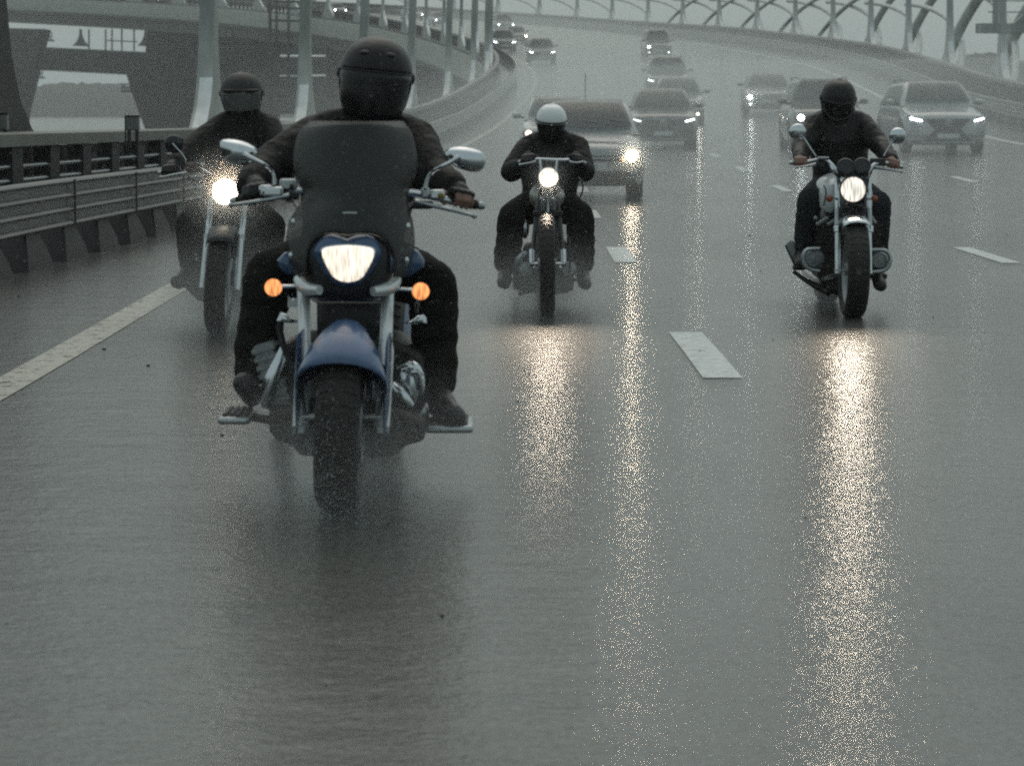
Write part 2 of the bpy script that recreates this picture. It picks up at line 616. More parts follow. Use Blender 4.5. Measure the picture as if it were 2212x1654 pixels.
def stripe(o, d0, d1, w, h=.004):
    q = MB()
    q.sheet([[road(d, o + MK(d) - w / 2, h), road(d, o + MK(d) + w / 2, h)] for d in dsteps(d0, d1)])
    return q
edge = stripe(1.72, -5, 330, .21)
tag(edge.build('edge_line', 'markwarm', sharp=180), 'solid pale edge line along the left shoulder', 'road marking', kind='structure')
e2 = stripe(15.9 + .6, 20, 300, .2)
tag(e2.build('edge_line', 'marking', sharp=180), 'solid pale edge line along the far right shoulder', 'road marking', kind='structure')
dash = MB()
for lane_o, ph in ((5.26, 13.5), (8.62, 13.5), (12.2, 17.0)):
    d = ph - 10.2
    while d < 260:
        if d > 5:
            q = stripe(lane_o, d, d + 2.75, .2 if lane_o < 6 else .17)
            dash.add(q.v, q.f)
        d += 10.2
tag(dash.build('lane_dashes', 'marking', sharp=180), 'broken white lane lines on the wet asphalt', 'road marking', kind='structure')

# small stones and leaves lying on the shoulder and lanes
deb = MB()
for i in range(60):
    d = random.uniform(6.5, 30); o = random.uniform(.2, 14)
    p = road(d, o, .004)
    r = random.uniform(.004, .011)
    deb.ell(p, (r * 1.4, r, r * .55), Matrix.Rotation(random.random() * 6, 3, 'Z'), 7, 5)
tag(deb.build('grit', 'rubber'), 'tiny stones scattered over the wet asphalt', 'grit', kind='stuff')

# ------------------------------------------------------------------ deck edge, fascia and underside of the bending bridge
def strip_solid(profile, side, d0, d1):
    """a closed profile (offset outward, height) swept along one road edge"""
    q = MB()
    rs = []
    for d in dsteps(d0, d1):
        rs.append([road(d, (-a if side < 0 else WID + a), b) for a, b in profile])
    q.rings(rs)
    return q
deck = MB()
for d in ds:
    pass
deck.rings([[road(d, -1.62, -.004), road(d, -1.70, -.25), road(d, -1.72, -1.9), road(d, -1.1, -2.35), road(d, 2.6, -2.7), road(d, 3.4, -4.0), road(d, 14.2, -4.0), road(d, 15.0, -2.7),
             road(d, 18.5, -2.35), road(d, 19.22, -.25), road(d, 19.22, -.004)] for d in ds])
M['fascia'] = mat('fascia_concrete', (.33, .335, .30), .6, 0, var=.2, vscale=.6, bump=.2, bscale=8)
tag(deck.build('bridge_deck', 'fascia', sharp=30), 'long concrete bridge deck with ribbed side bending to the left', 'bridge', kind='structure')

def guardrail(side, label, d0, d1, spacing, nmax):
    th = thing('guardrail', label, 'guardrail', road(d0, 0 if side < 0 else WID))
    prof = [(.02, .725)]
    for zc in (.70, .575, .45, .325):
        prof += [(0, zc + .028), (-.034, zc + .020), (-.050, zc), (-.034, zc - .020), (0, zc - .028)]
    prof += [(.02, .29)]
    prof2 = prof + [(a + .006, b) for a, b in reversed(prof)]
    q = strip_solid([(a, b) for a, b in prof2], side, d0, d1)
    q.build('rail_beam', 'galv', th, sharp=60)
    j = MB()
    s = s_at(d0) + 1
    posts = []
    while s < s_at(d1) - 1:
        posts.append(d_at(s))
        s += spacing
    far = MB()
    for i, d in enumerate(posts):
        h = heading(d)
        rot = Matrix.Rotation(h, 3, 'Z')
        q = MB() if i < nmax else far
        c = road(d, -.13 if side < 0 else WID + .13)
        q.box(c + V((0, 0, .36)), (.16, .30, .56), rot)
        q.rings([[c + rot @ V((sx * w, sy * w2, z)) for sx, sy in ((-1, -1), (1, -1), (1, 1), (-1, 1))] for w, w2, z in ((.20, .52, -.02), (.18, .45, .10), (.12, .24, .30))])
        c2 = road(d, -.055 if side < 0 else WID + .055)
        q.box(c2 + V((0, 0, .5)), (.07, .26, .30), rot)
        if i < nmax:
            q.build('post', 'posty', th, bevel=0)
        if i % 2 == 0 and d < 60:
            e = road(d, .048 if side < 0 else WID - .048)
            MB().box(e + V((0, 0, .515)), (.012, .05, .40), rot).build('splice_plate', 'posty', th)
    if far.v:
        tag(far.build('far_posts', 'posty', th), kind='stuff')
    return th
guardrail(-1, 'galvanised three-wave guardrail along the left shoulder', 4, 330, 1.6, 70)
guardrail(1, 'galvanised guardrail along the far right edge of the road', 45, 420, 2.4, 70)

def parapet(side, label, d0, d1, spacing, nmax):
    """outer railing: a wide top beam on dark posts, with pipes between"""
    th = thing('bridge_railing', label, 'railing', road(d0, -1.05 if side < 0 else WID + 1.05))
    a = 1.05
    q = strip_solid([(a - .11, .98), (a - .11, 1.10), (a + .13, 1.12), (a + .13, .98)], side, d0, d1)
    q.build('top_beam', 'concrete', th, sharp=30)
    q = strip_solid([(a - .20, -.0), (a - .20, .16), (a + .5, .16), (a + .5, .0)], side, d0, d1)
    q.build('kerb', 'darkconcrete', th, sharp=30)
    for k, hz in enumerate((.36, .50, .64, .78)):
        q = strip_solid([(a - .028, hz), (a, hz + .026), (a + .028, hz), (a, hz - .026)], side, d0, min(d1, 140))
        q.build('pipe', 'steel', th, sharp=180)
    s = s_at(d0) + .5
    i = 0
    far = MB()
    while s < s_at(d1) - 1:
        d = d_at(s)
        rot = Matrix.Rotation(heading(d), 3, 'Z')
        q = MB() if i < nmax else far
        c = road(d, -(a + .05) if side < 0 else WID + a + .05)
        q.box(c + V((0, 0, .57)), (.18, .50 if side < 0 else .26, .82), rot)
        if i < nmax: q.build('post', 'posty', th)
        s += spacing
        i += 1
    if far.v: tag(far.build('far_posts', 'posty', th), kind='stuff')
    return th
parapet(-1, 'pale topped concrete railing with dark posts behind the left guardrail', 4, 515, 1.85, 60)
parapet(1, 'dark baluster railing with pale top beam along the right bridge edge', 45, 515, .62, 95)
q = strip_solid([(1.30, .1), (1.30, .96), (1.34, .96), (1.34, .1)], -1, 4, 200)
tag(q.build('splash_screen', 'posty', sharp=30), 'dark splash screen panels behind the left railing pipes', 'screen')
# solid screen behind the far railing on the outside of the bend
q = strip_solid([(1.3, .1), (1.3, .95), (1.34, .95), (1.34, .1)], 1, 45, 515)
tag(q.build('splash_screen', 'darkconcrete', sharp=30), 'dark splash screen panels behind the right hand railing', 'screen')

# ------------------------------------------------------------------ arch posts and crossing ribs
SP = 16.8
def arch_post(d, side, label, m='archsteel'):
    base_o = -1.42 if side < 0 else WID + 1.42
    p0 = road(d, base_o, -.1)
    tn = (road(d + .5, base_o) - road(d - .5, base_o)).normalized()
    out = V((tn.y, -tn.x, 0)) * side
    th = thing('arch_post', label, 'arch post', p0, group='arch posts along the left edge' if side < 0 else 'arch posts along the right edge')
    prof = [(2.6, 0), (2.6, .6), (2.1, 1.02), (1.45, 1.25), (.92, 1.55), (.54, 2.0), (.31, 2.6), (.19, 3.3), (.15, 4.3), (.14, 6), (.135, 8.5), (.13, 11.5)]
    def lean(z):
        return out * (.028 * z * z * (1 - z / 18) * (-1 if z > 0 else 0) * .55 + .05 * z)
    rs = []
    for w, z in prof:
        c = p0 + lean(z) + V((0, 0, z))
        dep = .12
        rs.append([c + tn * (w * i) + out * (dep * j) for i, j in ((-1, -1), (1, -1), (1, 1), (-1, 1))])
    q = MB().rings(rs)
    q.build('shaft', m, th, sharp=35)
    # pale flange on the road face
    rs = []
    for w, z in prof[:6]:
        c = p0 + lean(z) + V((0, 0, z)) - tn * (w + .012)
        rs.append([c + tn * i + out * j for i, j in ((-.012, -.14), (.012, -.14), (.012, .07), (-.012, .07))])
    if m != 'posty': MB().rings(rs).build('flange', 'archpale', th, sharp=35)
    return th
def rib(s0, s1, h1, side, rad=.10, lean_out=.5, out1=.5):
    pts, rr = [], []
    for i in range(15):
        t = i / 14
        k = .35 * t + .65 * (1 - math.cos(t * PI / 2))
        d = d_at(s0 + (s1 - s0) * k)
        z = .3 + h1 * math.sin(t * PI / 2 * .97)
        o = 1.9 + lean_out * math.sin(t * PI) * .9 + out1 * k
        pts.append(road(d, -o if side < 0 else WID + o, z))
        rr.append(rad)
    q = MB().tube(pts, rr, 8, flat=.8)
    return q.build('curved_rib', 'archlight', None, sharp=60)
ordn = ['first', 'second', 'third', 'fourth', 'fifth', 'sixth', 'seventh', 'eighth', 'ninth', 'tenth', 'eleventh', 'twelfth', 'thirteenth', 'fourteenth', 'fifteenth', 'sixteenth',
        'seventeenth', 'eighteenth', 'nineteenth', 'twentieth']
sL = s_at(27.6)
i = 0
while sL < s_at(418):
    d = d_at(sL)
    lab = 'dark flared arch post at the left frame edge, nearest of the row' if i == 0 else '%s flared arch post from the left frame edge along the left railing' % ordn[min(i, 19)]
    if i >= 19: lab = 'hazy arch post far along the bend, number %d from the near end' % (i + 1)
    arch_post(d, -1, lab, 'posty' if i == 0 else 'archsteel')  # nearest post: its backlit shade is put into a darker material
    sL += SP if i else 16.4
    i += 1
sR = s_at(95)
i = 0
while sR < s_at(440):
    d = d_at(sR)
    lab = '%s flared arch post from the right frame edge along the right railing' % ordn[min(i, 19)]
    arch_post(d, 1, lab, 'archlight')
    if i < 9:
        a = rib(sR + SP * .72, sR - SP * .58, 3.3, 1, .15) if i > 3 else rib(sR + SP * .38, sR + SP * .1, 5.6 - .5 * i, 1, .25 - .02 * i, .2, 4.2 - .5 * i)
        tag(a, 'curved rib rising to the right across the %s right arch post' % ordn[i], 'bridge rib', 'ribs rising to the right')
    if i < 17:
        b = rib(sR - SP * .95, sR + SP * .55, 2.8 if i > 1 else 3.8, 1, .14, .8)
        tag(b, 'curved rib rising to the left past the %s right arch post' % ordn[i], 'bridge rib', 'ribs rising to the left')
    sR += SP
    i += 1
a = rib(s_at(95) - SP * .2, s_at(95) - SP * .5, 5.0, 1, .25, .2, 4.5)
tag(a, 'nearest curved rib on the right, leaving the picture under the gantry beam', 'bridge rib', 'ribs rising to the right')

# service gantry at the right frame edge
g0 = P(2112, 62, 84)
th = thing('service_gantry', 'grey service gantry with handrails above the right arch posts', 'gantry', g0)
g1 = g0 + V((9, 1.5, 0))
MB().beam(g0, g1, .5, .30).build('main_beam', 'archsteel', th)
for k in range(5):
    c = g0.lerp(g1, .06 + .22 * k)
    MB().beam(c + V((0, 0, .15)), c + V((0, 0, 1.35)), .16 if k == 0 else .06, .16 if k == 0 else .06, (0, 1, 0)).build('post', 'archsteel', th)
for hz in (.5, .85, 1.3):
    MB().tube([g0 + V((.3, 0, hz)), g1 + V((0, 0, hz))], .022 if hz < 1.2 else .05, 6).build('handrail', 'archsteel', th)
MB().beam(g0 + V((.9, 0, -.1)), g0 + V((3.6, .4, 2.2)), .14, .14).build('brace', 'archsteel', th)
MB().beam(g1 + V((0, 0, -8.5)), g1 + V((0, 0, .2)), .6, .6, (0, 1, 0)).build('leg', 'archsteel', th)

# cabinets on the left railing
for (u0, u1, v0, v1, d, lab) in ((273, 301, 252, 283, 29.5, 'grey equipment cabinet on two legs above the left railing'), (-12, 18, 247, 282, 27.0, 'pale equipment cabinet at the left frame edge behind the railing')):
    c0, c1 = P(u0, v0, d), P(u1, v1, d)
    th = thing('equipment_cabinet', lab, 'cabinet', V(((c0.x + c1.x) / 2, d, .9)))
    cx, w, hh = (c0.x + c1.x) / 2, abs(c1.x - c0.x), abs(c0.z - c1.z)
    zc = (c0.z + c1.z) / 2
    MB().box((cx, d, zc), (w, .12, hh)).build('cabinet', 'box', th, bevel=.01)
    MB().box((cx, d - .066, zc), (w * .84, .008, hh * .84)).build('door', 'box', th, bevel=.002)
    MB().box((cx, d, zc + hh / 2 + .006), (w * 1.12, .16, .012)).build('lid', 'posty', th)
    for k in (-.3, .3):
        MB().box((cx + k * w, d, (zc - hh / 2 + .9) / 2), (.035, .04, zc - hh / 2 - .9)).build('leg', 'posty', th)
    MB().box((cx - w * .5 - .012, d, (zc + hh / 2 + .9) / 2), (.014, .03, zc + hh / 2 - .9)).build('stake', 'posty', th)
# ------------------------------------------------------------------ water, far banks, piers beneath the bend
M['water'] = mat('river_water', (.05, .06, .06), .22, 0, bump=.35, bscale=.5)
M['bank'] = mat('wooded_bank', (.03, .036, .027), .95, 0, var=.5, vscale=.06)
WZ = -3.0
w = MB().sheet([[V((-690, y, WZ)), V((690, y, WZ))] for y in (-14, 200, 600, 1150)])
tag(w.build('river', 'water', sharp=180), 'pale rain grey river below the bridge', 'river', kind='structure')
def bank(u0, u1, d, vtop, seed, name, label):
    rnd = random.Random(seed)
    rows = [[] for _ in range(7)]
    x0, x1 = (u0 - CX) / FPX * d, (u1 - CX) / FPX * d
    ht = CAMH + (HZ - vtop) / FPX * d - WZ
    n = 150
    for i in range(n + 1):
        t = i / n
        x = x0 + (x1 - x0) * t
        big = .9 + .12 * math.sin(t * 9 + seed) + .1 * math.sin(t * 23 + seed * 2)
        for j in range(7):
            k = j / 6
            z = WZ - .1 + ht * big * math.sin(k * PI / 2) + (rnd.uniform(-.7, .7) if 0 < j else 0)
            rows[j].append(V((x + rnd.uniform(-.6, .6), d + 70 * k + rnd.uniform(-2, 2), z)))
    for x in (x0, x1): pass
    rows.append([V((p.x, d + 90, WZ - .1)) for p in rows[6]])
    o = MB().sheet(rows).build(name, 'bank', sharp=180)
    return tag(o, label, 'wooded bank', kind='stuff')
bank(-420, 1000, 880, 176, 3, 'far_bank', 'hazy wooded far bank seen under the bridge on the left')
bank(2050, 2900, 640, 112, 5, 'far_bank', 'hazy wooded far bank beyond the arches at the right frame edge')

def panel_mat(name, col):
    m = mat(name, col, .75, 0, var=.22, vscale=.3, bump=.15, bscale=5)
    n, l = m.node_tree.nodes, m.node_tree.links
    b = n["Principled BSDF"]
    old = b.inputs["Base Color"].links[0].from_socket
    tc = n.new("ShaderNodeTexCoord")
    mp = n.new("ShaderNodeMapping")
    mp.inputs["Rotation"].default_value = (PI / 2, 0, 0)
    l.new(tc.outputs["Object"], mp.inputs[0])
    br = n.new("ShaderNodeTexBrick")
    br.offset = 0
    br.inputs["Scale"].default_value = 1
    br.inputs["Brick Width"].default_value = 6.5
    br.inputs["Row Height"].default_value = 2.9
    br.inputs["Mortar Size"].default_value = .09
    br.inputs["Color1"].default_value = br.inputs["Color2"].default_value = (1, 1, 1, 1)
    br.inputs["Mortar"].default_value = (.35, .35, .35, 1)
    l.new(mp.outputs[0], br.inputs[0])
    mx = n.new("ShaderNodeMix")
    mx.data_type = 'RGBA'
    mx.blend_type = 'MULTIPLY'
    mx.inputs[0].default_value = 1
    l.new(old, mx.inputs[6])
    l.new(br.outputs[0], mx.inputs[7])
    l.new(mx.outputs[2], b.inputs["Base Color"])
    return m
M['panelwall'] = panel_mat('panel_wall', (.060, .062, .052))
def c8(x, y): return (x * .2119, y * .2119)
def poly8(pts, d): return [P(*c8(x, y), d) for x, y in pts]

pr = thing('bridge_pier', 'dark portal pier with a crossbeam under the bend, far left', 'bridge pier', P(150, 290, 400))
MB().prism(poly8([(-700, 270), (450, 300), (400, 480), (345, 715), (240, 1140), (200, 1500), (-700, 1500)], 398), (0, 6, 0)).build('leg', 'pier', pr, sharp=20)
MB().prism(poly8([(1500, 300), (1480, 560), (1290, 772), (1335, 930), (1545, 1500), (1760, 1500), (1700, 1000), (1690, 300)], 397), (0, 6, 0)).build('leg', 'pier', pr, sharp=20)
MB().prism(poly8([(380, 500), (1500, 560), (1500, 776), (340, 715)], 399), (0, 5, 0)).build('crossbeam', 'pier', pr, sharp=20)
for (x, y) in ((485, 375), (390, 755), (1285, 895)):
    q = MB()
    for k in range(5):
        q.beam(P(*c8(x - 42 + 21 * k, y - 38), 396), P(*c8(x - 42 + 21 * k, y + 38), 396), .12, .12, (0, 1, 0))
    for yy in (-38, 0, 38):
        q.beam(P(*c8(x - 45, y + yy), 396), P(*c8(x + 45, y + yy), 396), .12, .12)
    q.beam(P(*c8(x - 45, y + 42), 396), P(*c8(x + 60, y + 42), 396), 1.6, .2)
    q.build('platform', 'posty', pr)
def wall(name, label, rects, d, dep, m):
    th = thing(name, label, 'bridge pier', P(rects[0][0], rects[0][3], d))
    for u0, u1, v0, v1 in rects:
        MB().prism([P(u0, v0, d), P(u1, v0, d), P(u1, v1, d), P(u0, v1, d)], (0, dep, 0)).build('wall_panel', m, th, sharp=20)
    return th
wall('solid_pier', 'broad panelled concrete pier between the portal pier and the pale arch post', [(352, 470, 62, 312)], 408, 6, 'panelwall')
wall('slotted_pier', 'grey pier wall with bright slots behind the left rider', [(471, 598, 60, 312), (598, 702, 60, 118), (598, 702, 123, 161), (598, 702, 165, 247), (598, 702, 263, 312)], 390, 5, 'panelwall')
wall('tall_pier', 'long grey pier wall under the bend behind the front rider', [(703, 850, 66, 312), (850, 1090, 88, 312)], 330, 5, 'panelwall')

lt = thing('ladder_tower', 'thin lattice ladder tower rising between two left arch posts', 'ladder tower', P(625, 270, 320))
q = MB()
for u, w in ((581.6, .2), (597, .16), (623, .18), (651, .2), (664, .14)):
    q.beam(P(u, -30, 320), P(u + (5 if u < 590 else 0), 275 if u in (581.6, 651) else 190, 320), w * 1.8, w * 1.8, (0, 1, 0))
q.build('upright', 'posty', lt)
q = MB()
for v in (-12, 3, 18, 45, 75, 102, 130, 160, 186):
    q.beam(P(580, v, 320.2), P(666, v + 2, 320.2), .2, .26)
q.build('rung', 'posty', lt)
q = MB()
for (a, b) in (((552, 120), (590, 172)), ((525, 95), (585, 160)), ((500, 70), (560, 150))):
    q.beam(P(*a, 322), P(*b, 322), .2, .2)
q.build('stay', 'posty', lt)
pp = thing('drain_pipes', 'pair of dark drain pipes on the panelled pier, left of the pale arch post', 'pipes', P(368, 300, 396))
for u in (361, 377):
    MB().tube([P(u, 66, 394), P(u + 4, 315, 394)], .3, 8).build('pipe', 'posty', pp)
q = MB()
for v in (88, 112, 140, 168, 196, 232, 262):
    q.beam(P(352, v, 393.5), P(430, v - 1, 393.5), .1, .14)
q.build('bracket', 'posty', pp)

# lower slip road seen between the beams
ls = thing('slip_bridge', 'low slip bridge with small arch fins seen through the portal pier', 'bridge', P(200, 106, 425))
MB().prism(poly8([(340, 490), (1560, 545), (1560, 640), (340, 600)], 424), (0, 8, 0)).build('deck', 'concrete', ls)
MB().prism(poly8([(345, 478), (1500, 535), (1500, 546), (345, 490)], 423.5), (0, .3, 0)).build('kerb', 'paleconcrete', ls)
for x in (818, 1480):
    MB().prism(poly8([(x - 80, 470), (x - 40, 430), (x - 14, 370), (x - 8, 300), (x + 8, 300), (x + 16, 370), (x + 45, 430), (x + 95, 480)], 425), (0, .8, 0)).build('fin', 'archsteel', ls)
for x in (905, 1075, 1140, 1240, 1365):
    MB().prism(poly8([(x - 7, 300), (x + 7, 300), (x + 7, 525), (x - 7, 525)], 422.5), (0, .3, 0)).build('post', 'concrete', ls)
MB().prism(poly8([(1075, 410), (1400, 425), (1400, 436), (1075, 421)], 422.2), (0, .2, 0)).build('handrail', 'concrete', ls)
# ------------------------------------------------------------------ cars
CARPAINT = {}
def paint(col):
    k = tuple(col)
    if k not in CARPAINT:
        CARPAINT[k] = mat('car_paint', col, .28, .25, var=.12, vscale=3, coat=.7)
    return CARPAINT[k]
M['grille'] = mat('grille_black', (.012, .012, .013), .4, 0, var=.3, vscale=30)
M['plate'] = mat('number_plate', (.55, .56, .55), .4, 0, var=.15, vscale=12)
M['wheelarch'] = mat('underbody', (.012, .012, .012), .8)
M['rim'] = mat('alloy_rim', (.35, .36, .36), .35, .8, var=.2)
M['lensoff'] = mat('headlamp_glass', (.18, .19, .19), .1, .2, coat=.6)
M['cabin'] = mat('cabin_trim', (.02, .02, .02), .8)
LAMPS = {}
def lamp(strength, col):
    k = (strength, col)
    if k not in LAMPS:
        LAMPS[k] = mat('lit_headlamp', (.8, .8, .8), .2, emit=strength, ecol=col)
    return LAMPS[k]
COOL, WARM = (.92, .97, 1.0), (1.0, .84, .62)
def lerp_tab(tab, x):
    for (a, b), (c, d) in zip(tab, tab[1:]):
        if x <= c:
            t = max(0, (x - a) / (c - a)) if c > a else 0
            return b + (d - b) * t
    return tab[-1][1]
def make_car(name, label, cat, loc, rz, rx, group, L=4.5, W=1.8, H=1.5, zb=.98, zh=.86, yc=1.15, yr0=1.95, yr1=3.7, col=(.2, .2, .2), style='slim', lights=(8, 8),
             lcol=COOL, wheel=.34, rails=False, wiper=((-.25, .3), (.2, .3)), plate=True, fog=(0, 0), detail=True, antenna=False, mirrors=True):
    th = thing(name, label, cat, loc, rz, group, rx)
    hw = W / 2
    y1, y2 = .82, L - .82
    top = [(0, zh * .80), (.05, zh * .90), (.18, zh * .97), (.45, zh + .01), (yc, zb), (yc + .5, zb + .02), (L - .5, zb + .04), (L - .15, zb + .02), (L, zb * .82)]
    wid = [(0, hw * .74), (.06, hw * .86), (.22, hw * .95), (.5, hw * .985), (.9, hw), (L - .7, hw), (L - .15, hw * .93), (L, hw * .8)]
    ys = sorted(set([0, .03, .08, .16, .28, .45] + [y1 + wheel * 1.16 * k for k in (-1, -.9, -.7, -.4, 0, .4, .7, .9, 1)] + [yc, yc + .4] + [y2 + wheel * 1.16 * k for k in (-1, -.9, -.7, -.4, 0, .4, .7, .9, 1)]
                    + [L - .3, L - .12, L - .04, L] + [2.2, 2.6]))
    ys = [y for y in ys if 0 <= y <= L]
    rs = []
    for y in ys:
        w, zt = lerp_tab(wid, y), lerp_tab(top, y)
        z0 = .21 if .1 < y < L - .1 else .28
        za = 0
        for yy in (y1, y2):
            q = (wheel * 1.17)**2 - (y - yy)**2
            if q > 0: za = max(za, wheel + math.sqrt(q) * .98)
        bulge = .025 if za else 0
        half = [(0, z0), (w - .27, z0), (w - .265, max(z0 + .01, za)), (w - .03, max(z0 + .03, za)), (w + bulge * .5, max(z0 + .16, za + .035)), (w + bulge, max(.52 * zt, za + .07)), (w - .02, max(zt - .13, za + .09)),
                (w - .075, max(zt - .035, za + .10)), (w - .19, max(zt, za + .105)), (w * .5, zt + .022), (0, zt + .032)]
        ring = [V((x, y, z)) for x, z in half] + [V((-x, y, z)) for x, z in reversed(half[1:-1])]
        rs.append(ring)
    MB().rings(rs).build('body', paint(col), th, local=True, sharp=38)
    # cabin: pillars and roof as a shell, glass set proud of it
    wb, wr = hw * .90, hw * .70
    def cab(y):
        if y <= yr0: t = (y - yc) / (yr0 - yc); z = zb + (H - zb) * math.sin(max(0, t) * PI / 2)**.85
        elif y <= yr1: z = H - .03 * ((y - yr0) / (yr1 - yr0))**2
        else: t = (y - yr1) / (L - .25 - yr1); z = (H - .03) - (H - zb - .05) * min(1, t)**1.4
        k = (z - zb) / (H - zb)
        return z, wr + (wb - wr) * (1 - max(0, k)) ** 1.0
    yy = [yc + (yr0 - yc) * k for k in (0, .1, .25, .45, .65, .85, 1)] + [yr0 + (yr1 - yr0) * k for k in (.2, .5, .8, 1)] + [yr1 + (L - .3 - yr1) * k for k in (.3, .6, 1)]
    rs = []
    for y in yy:
        z, w = cab(y)
        z = max(z, zb + .012)
        half = [(wb, zb - .04), (wb - .005, zb), (w + .03, max(zb + .004, z - .07)), (w - .02, z - .02), (w - .14, z), (0, z + .02)]
        rs.append([V((x, y, q)) for x, q in half] + [V((-x, y, q)) for x, q in reversed(half[:-1])])
    MB().rings(rs).build('roof', paint(col), th, local=True, sharp=38)
    # windscreen
    rows = []
    for k in range(7):
        t = .07 + .80 * k / 6
        y = yc + (yr0 - yc) * t
        z, w = cab(y)
        n = V((0, -(H - zb), (yr0 - yc))).normalized() * .022
        rows.append([V(((w - .085 + .03 * (1 - t)) * s, y - .05 * (1 - s * s), z + .012)) + n for s in (-1, -.7, -.35, 0, .35, .7, 1)])
    ws = MB().sheet(rows).build('windscreen', 'carglass', th, local=True, sharp=180)
    if detail:
        MB().sheet([[p + V((0, .03, -.03)) for p in r] for r in rows]).build('cabin_shadow', 'cabin', th, local=True, sharp=180) if False else None
    for s in (-1, 1):
        q = MB()
        a = []
        for y in (yc + (yr0 - yc) * .55, yr0, (yr0 + yr1) / 2, yr1, yr1 + (L - .3 - yr1) * .35):
            z, w = cab(y)
            a.append((y, z, w))
        q.sheet([[V((s * (wb + .008), y + (.0), zb + .03)) for y, z, w in a], [V((s * (w + .03 + .008), y, z - .085)) for y, z, w in a]])
        q.build('side_window', 'carglass', th, local=True, sharp=180)
    # wheels
    for yy_ in (y1, y2):
        for s in (-1, 1):
            c = V((s * (hw - .115), yy_, wheel))
            q = MB().lathe([(wheel * .62, -.10), (wheel * .93, -.105), (wheel, -.07), (wheel, .07), (wheel * .93, .105), (wheel * .62, .10)], c, (1, 0, 0), 26)
            wo = q.build('wheel', 'rubber', th, local=True)
            r = MB().lathe([(.02, .085 * s), (wheel * .2, .09 * s), (wheel * .55, .07 * s), (wheel * .64, .095 * s)], c, (1, 0, 0), 20)
            r.build('rim', 'rim', wo, local=True)
    # front: grille, bumper intake, lamps, plate, mirrors, wipers
    def front_y(x):
        t = abs(x) / hw
        return lerp_tab([(0, .0), (.70, .005), (.80, .05), (.92, .17), (1, .5)], t)
    def fpanel(pts, name, m, proud=.012, par=th, thick=.03):
        q = MB()
        ring = [V((x, front_y(x) - proud, z)) for x, z in pts]
        q.rings([[p + V((0, thick + .06, 0)) for p in ring], ring])
        return q.build(name, m, par, local=True, sharp=30)
    if style == 'spindle':
        g = [(-.52, zh * .86), (-.30, zh * .60), (-.62, .27), (.62, .27), (.30, zh * .60), (.52, zh * .86)]
        gr = fpanel(g, 'grille', 'grille', .02)
        q = MB().tube([V((x, front_y(x) - .025, z)) for x, z in g], .012, 6, closed=True)
        q.build('grille_frame', 'steel', gr, local=True)
        q = MB()
        q.tube([V((.085 * math.cos(a), -.045, zh * .76 + .062 * math.sin(a))) for a in [2 * PI * k / 20 for k in range(20)]], .009, 6, closed=True)
        q.tube([(.035, -.047, zh * .76 + .045), (-.028, -.047, zh * .76 - .02), (.045, -.047, zh * .76 - .02)], .009, 6)
        q.build('emblem', 'chrome', gr, local=True)
        fpanel([(-hw * .72, .245), (-hw * .70, .285), (hw * .70, .285), (hw * .72, .245)], 'lower_trim', 'steel', .03)
        pz = .42
    elif style == 'slot':
        gr = fpanel([(-.46, zh * .70), (-.46, zh * .90), (.46, zh * .90), (.46, zh * .70)], 'grille', 'grille', .02)
        q = MB()
        for k in range(7):
            q.box((-.36 + .12 * k, -.03, zh * .80), (.03, .02, zh * .17))
        q.build('grille_bar', 'steel', gr, local=True)
        fpanel([(-hw * .8, .30), (-hw * .8, .50), (hw * .8, .50), (hw * .8, .30)], 'bumper', 'plastic', .07)
        pz = .42
    else:
        gr = fpanel([(-.50, zh * .70), (-.55, zh * .80), (.55, zh * .80), (.50, zh * .70)], 'grille', 'grille', .015)
        q = MB().tube([(-.5, -.03, zh * .75), (0, -.045, zh * .75), (.5, -.03, zh * .75)], .014, 6)
        q.build('grille_bar', 'steel', gr, local=True)
        fpanel([(-.55, .26), (-.60, .42), (.60, .42), (.55, .26)], 'intake', 'grille', .014)
        pz = .50
    if plate:
        p_ = MB().box((0, -.075 if style != 'slot' else -.1, pz), (.52, .012, .112)).build('number_plate', 'plate', th, local=True, bevel=.004)
        if name == 'hatchback' and detail:
            tx = bpy.data.curves.new('plate_text', 'FONT')
            tx.body = '50'
            tx.size = .11
            tx.extrude = .002
            tmp = bpy.data.objects.new('plate_text_curve', tx)
            tme = bpy.data.meshes.new_from_object(tmp)
            bpy.data.objects.remove(tmp)
            tme.materials.clear()
            to = bpy.data.objects.new('plate_text', tme)
            COL.objects.link(to)
            to.parent = p_
            to.location = (.02, -.083, pz - .04)
            to.rotation_euler = (PI / 2, 0, 0)
            tme.materials.append(M['grille'])
    for s, e in ((-1, lights[0]), (1, lights[1])):
        if style in ('spindle', 'slim'):
            pts = [(s * hw * .60, zh * .765), (s * hw * .64, zh * .84), (s * hw * .93, zh * .95), (s * hw * .955, zh * .88), (s * hw * .82, zh * .76)]
            h = fpanel(pts, 'headlight', 'lensoff', .022)
            if e:
                pts = [(s * hw * .63, zh * .795), (s * hw * .64, zh * .825), (s * hw * .90, zh * .885), (s * hw * .90, zh * .85), (s * hw * .68, zh * .79)]
                fpanel(pts, 'light_strip', lamp(e, lcol), .034, h)
        else:
            c = V((s * hw * .76, .035, zh * .80))
            h = MB().ell(c, (.15, .10, .11)).build('headlight', 'lensoff', th, local=True)
            if e:
                MB().ell(c + V((0, -.07, 0)), (.085, .05, .075)).build('bulb_glow', lamp(e, lcol), h, local=True)
    for s, e in ((-1, fog[0]), (1, fog[1])):
        if e:
            MB().ell((s * hw * .74, .0, .40), (.05, .04, .045), None, 10, 8).build('fog_light', lamp(e, lcol), th, local=True)
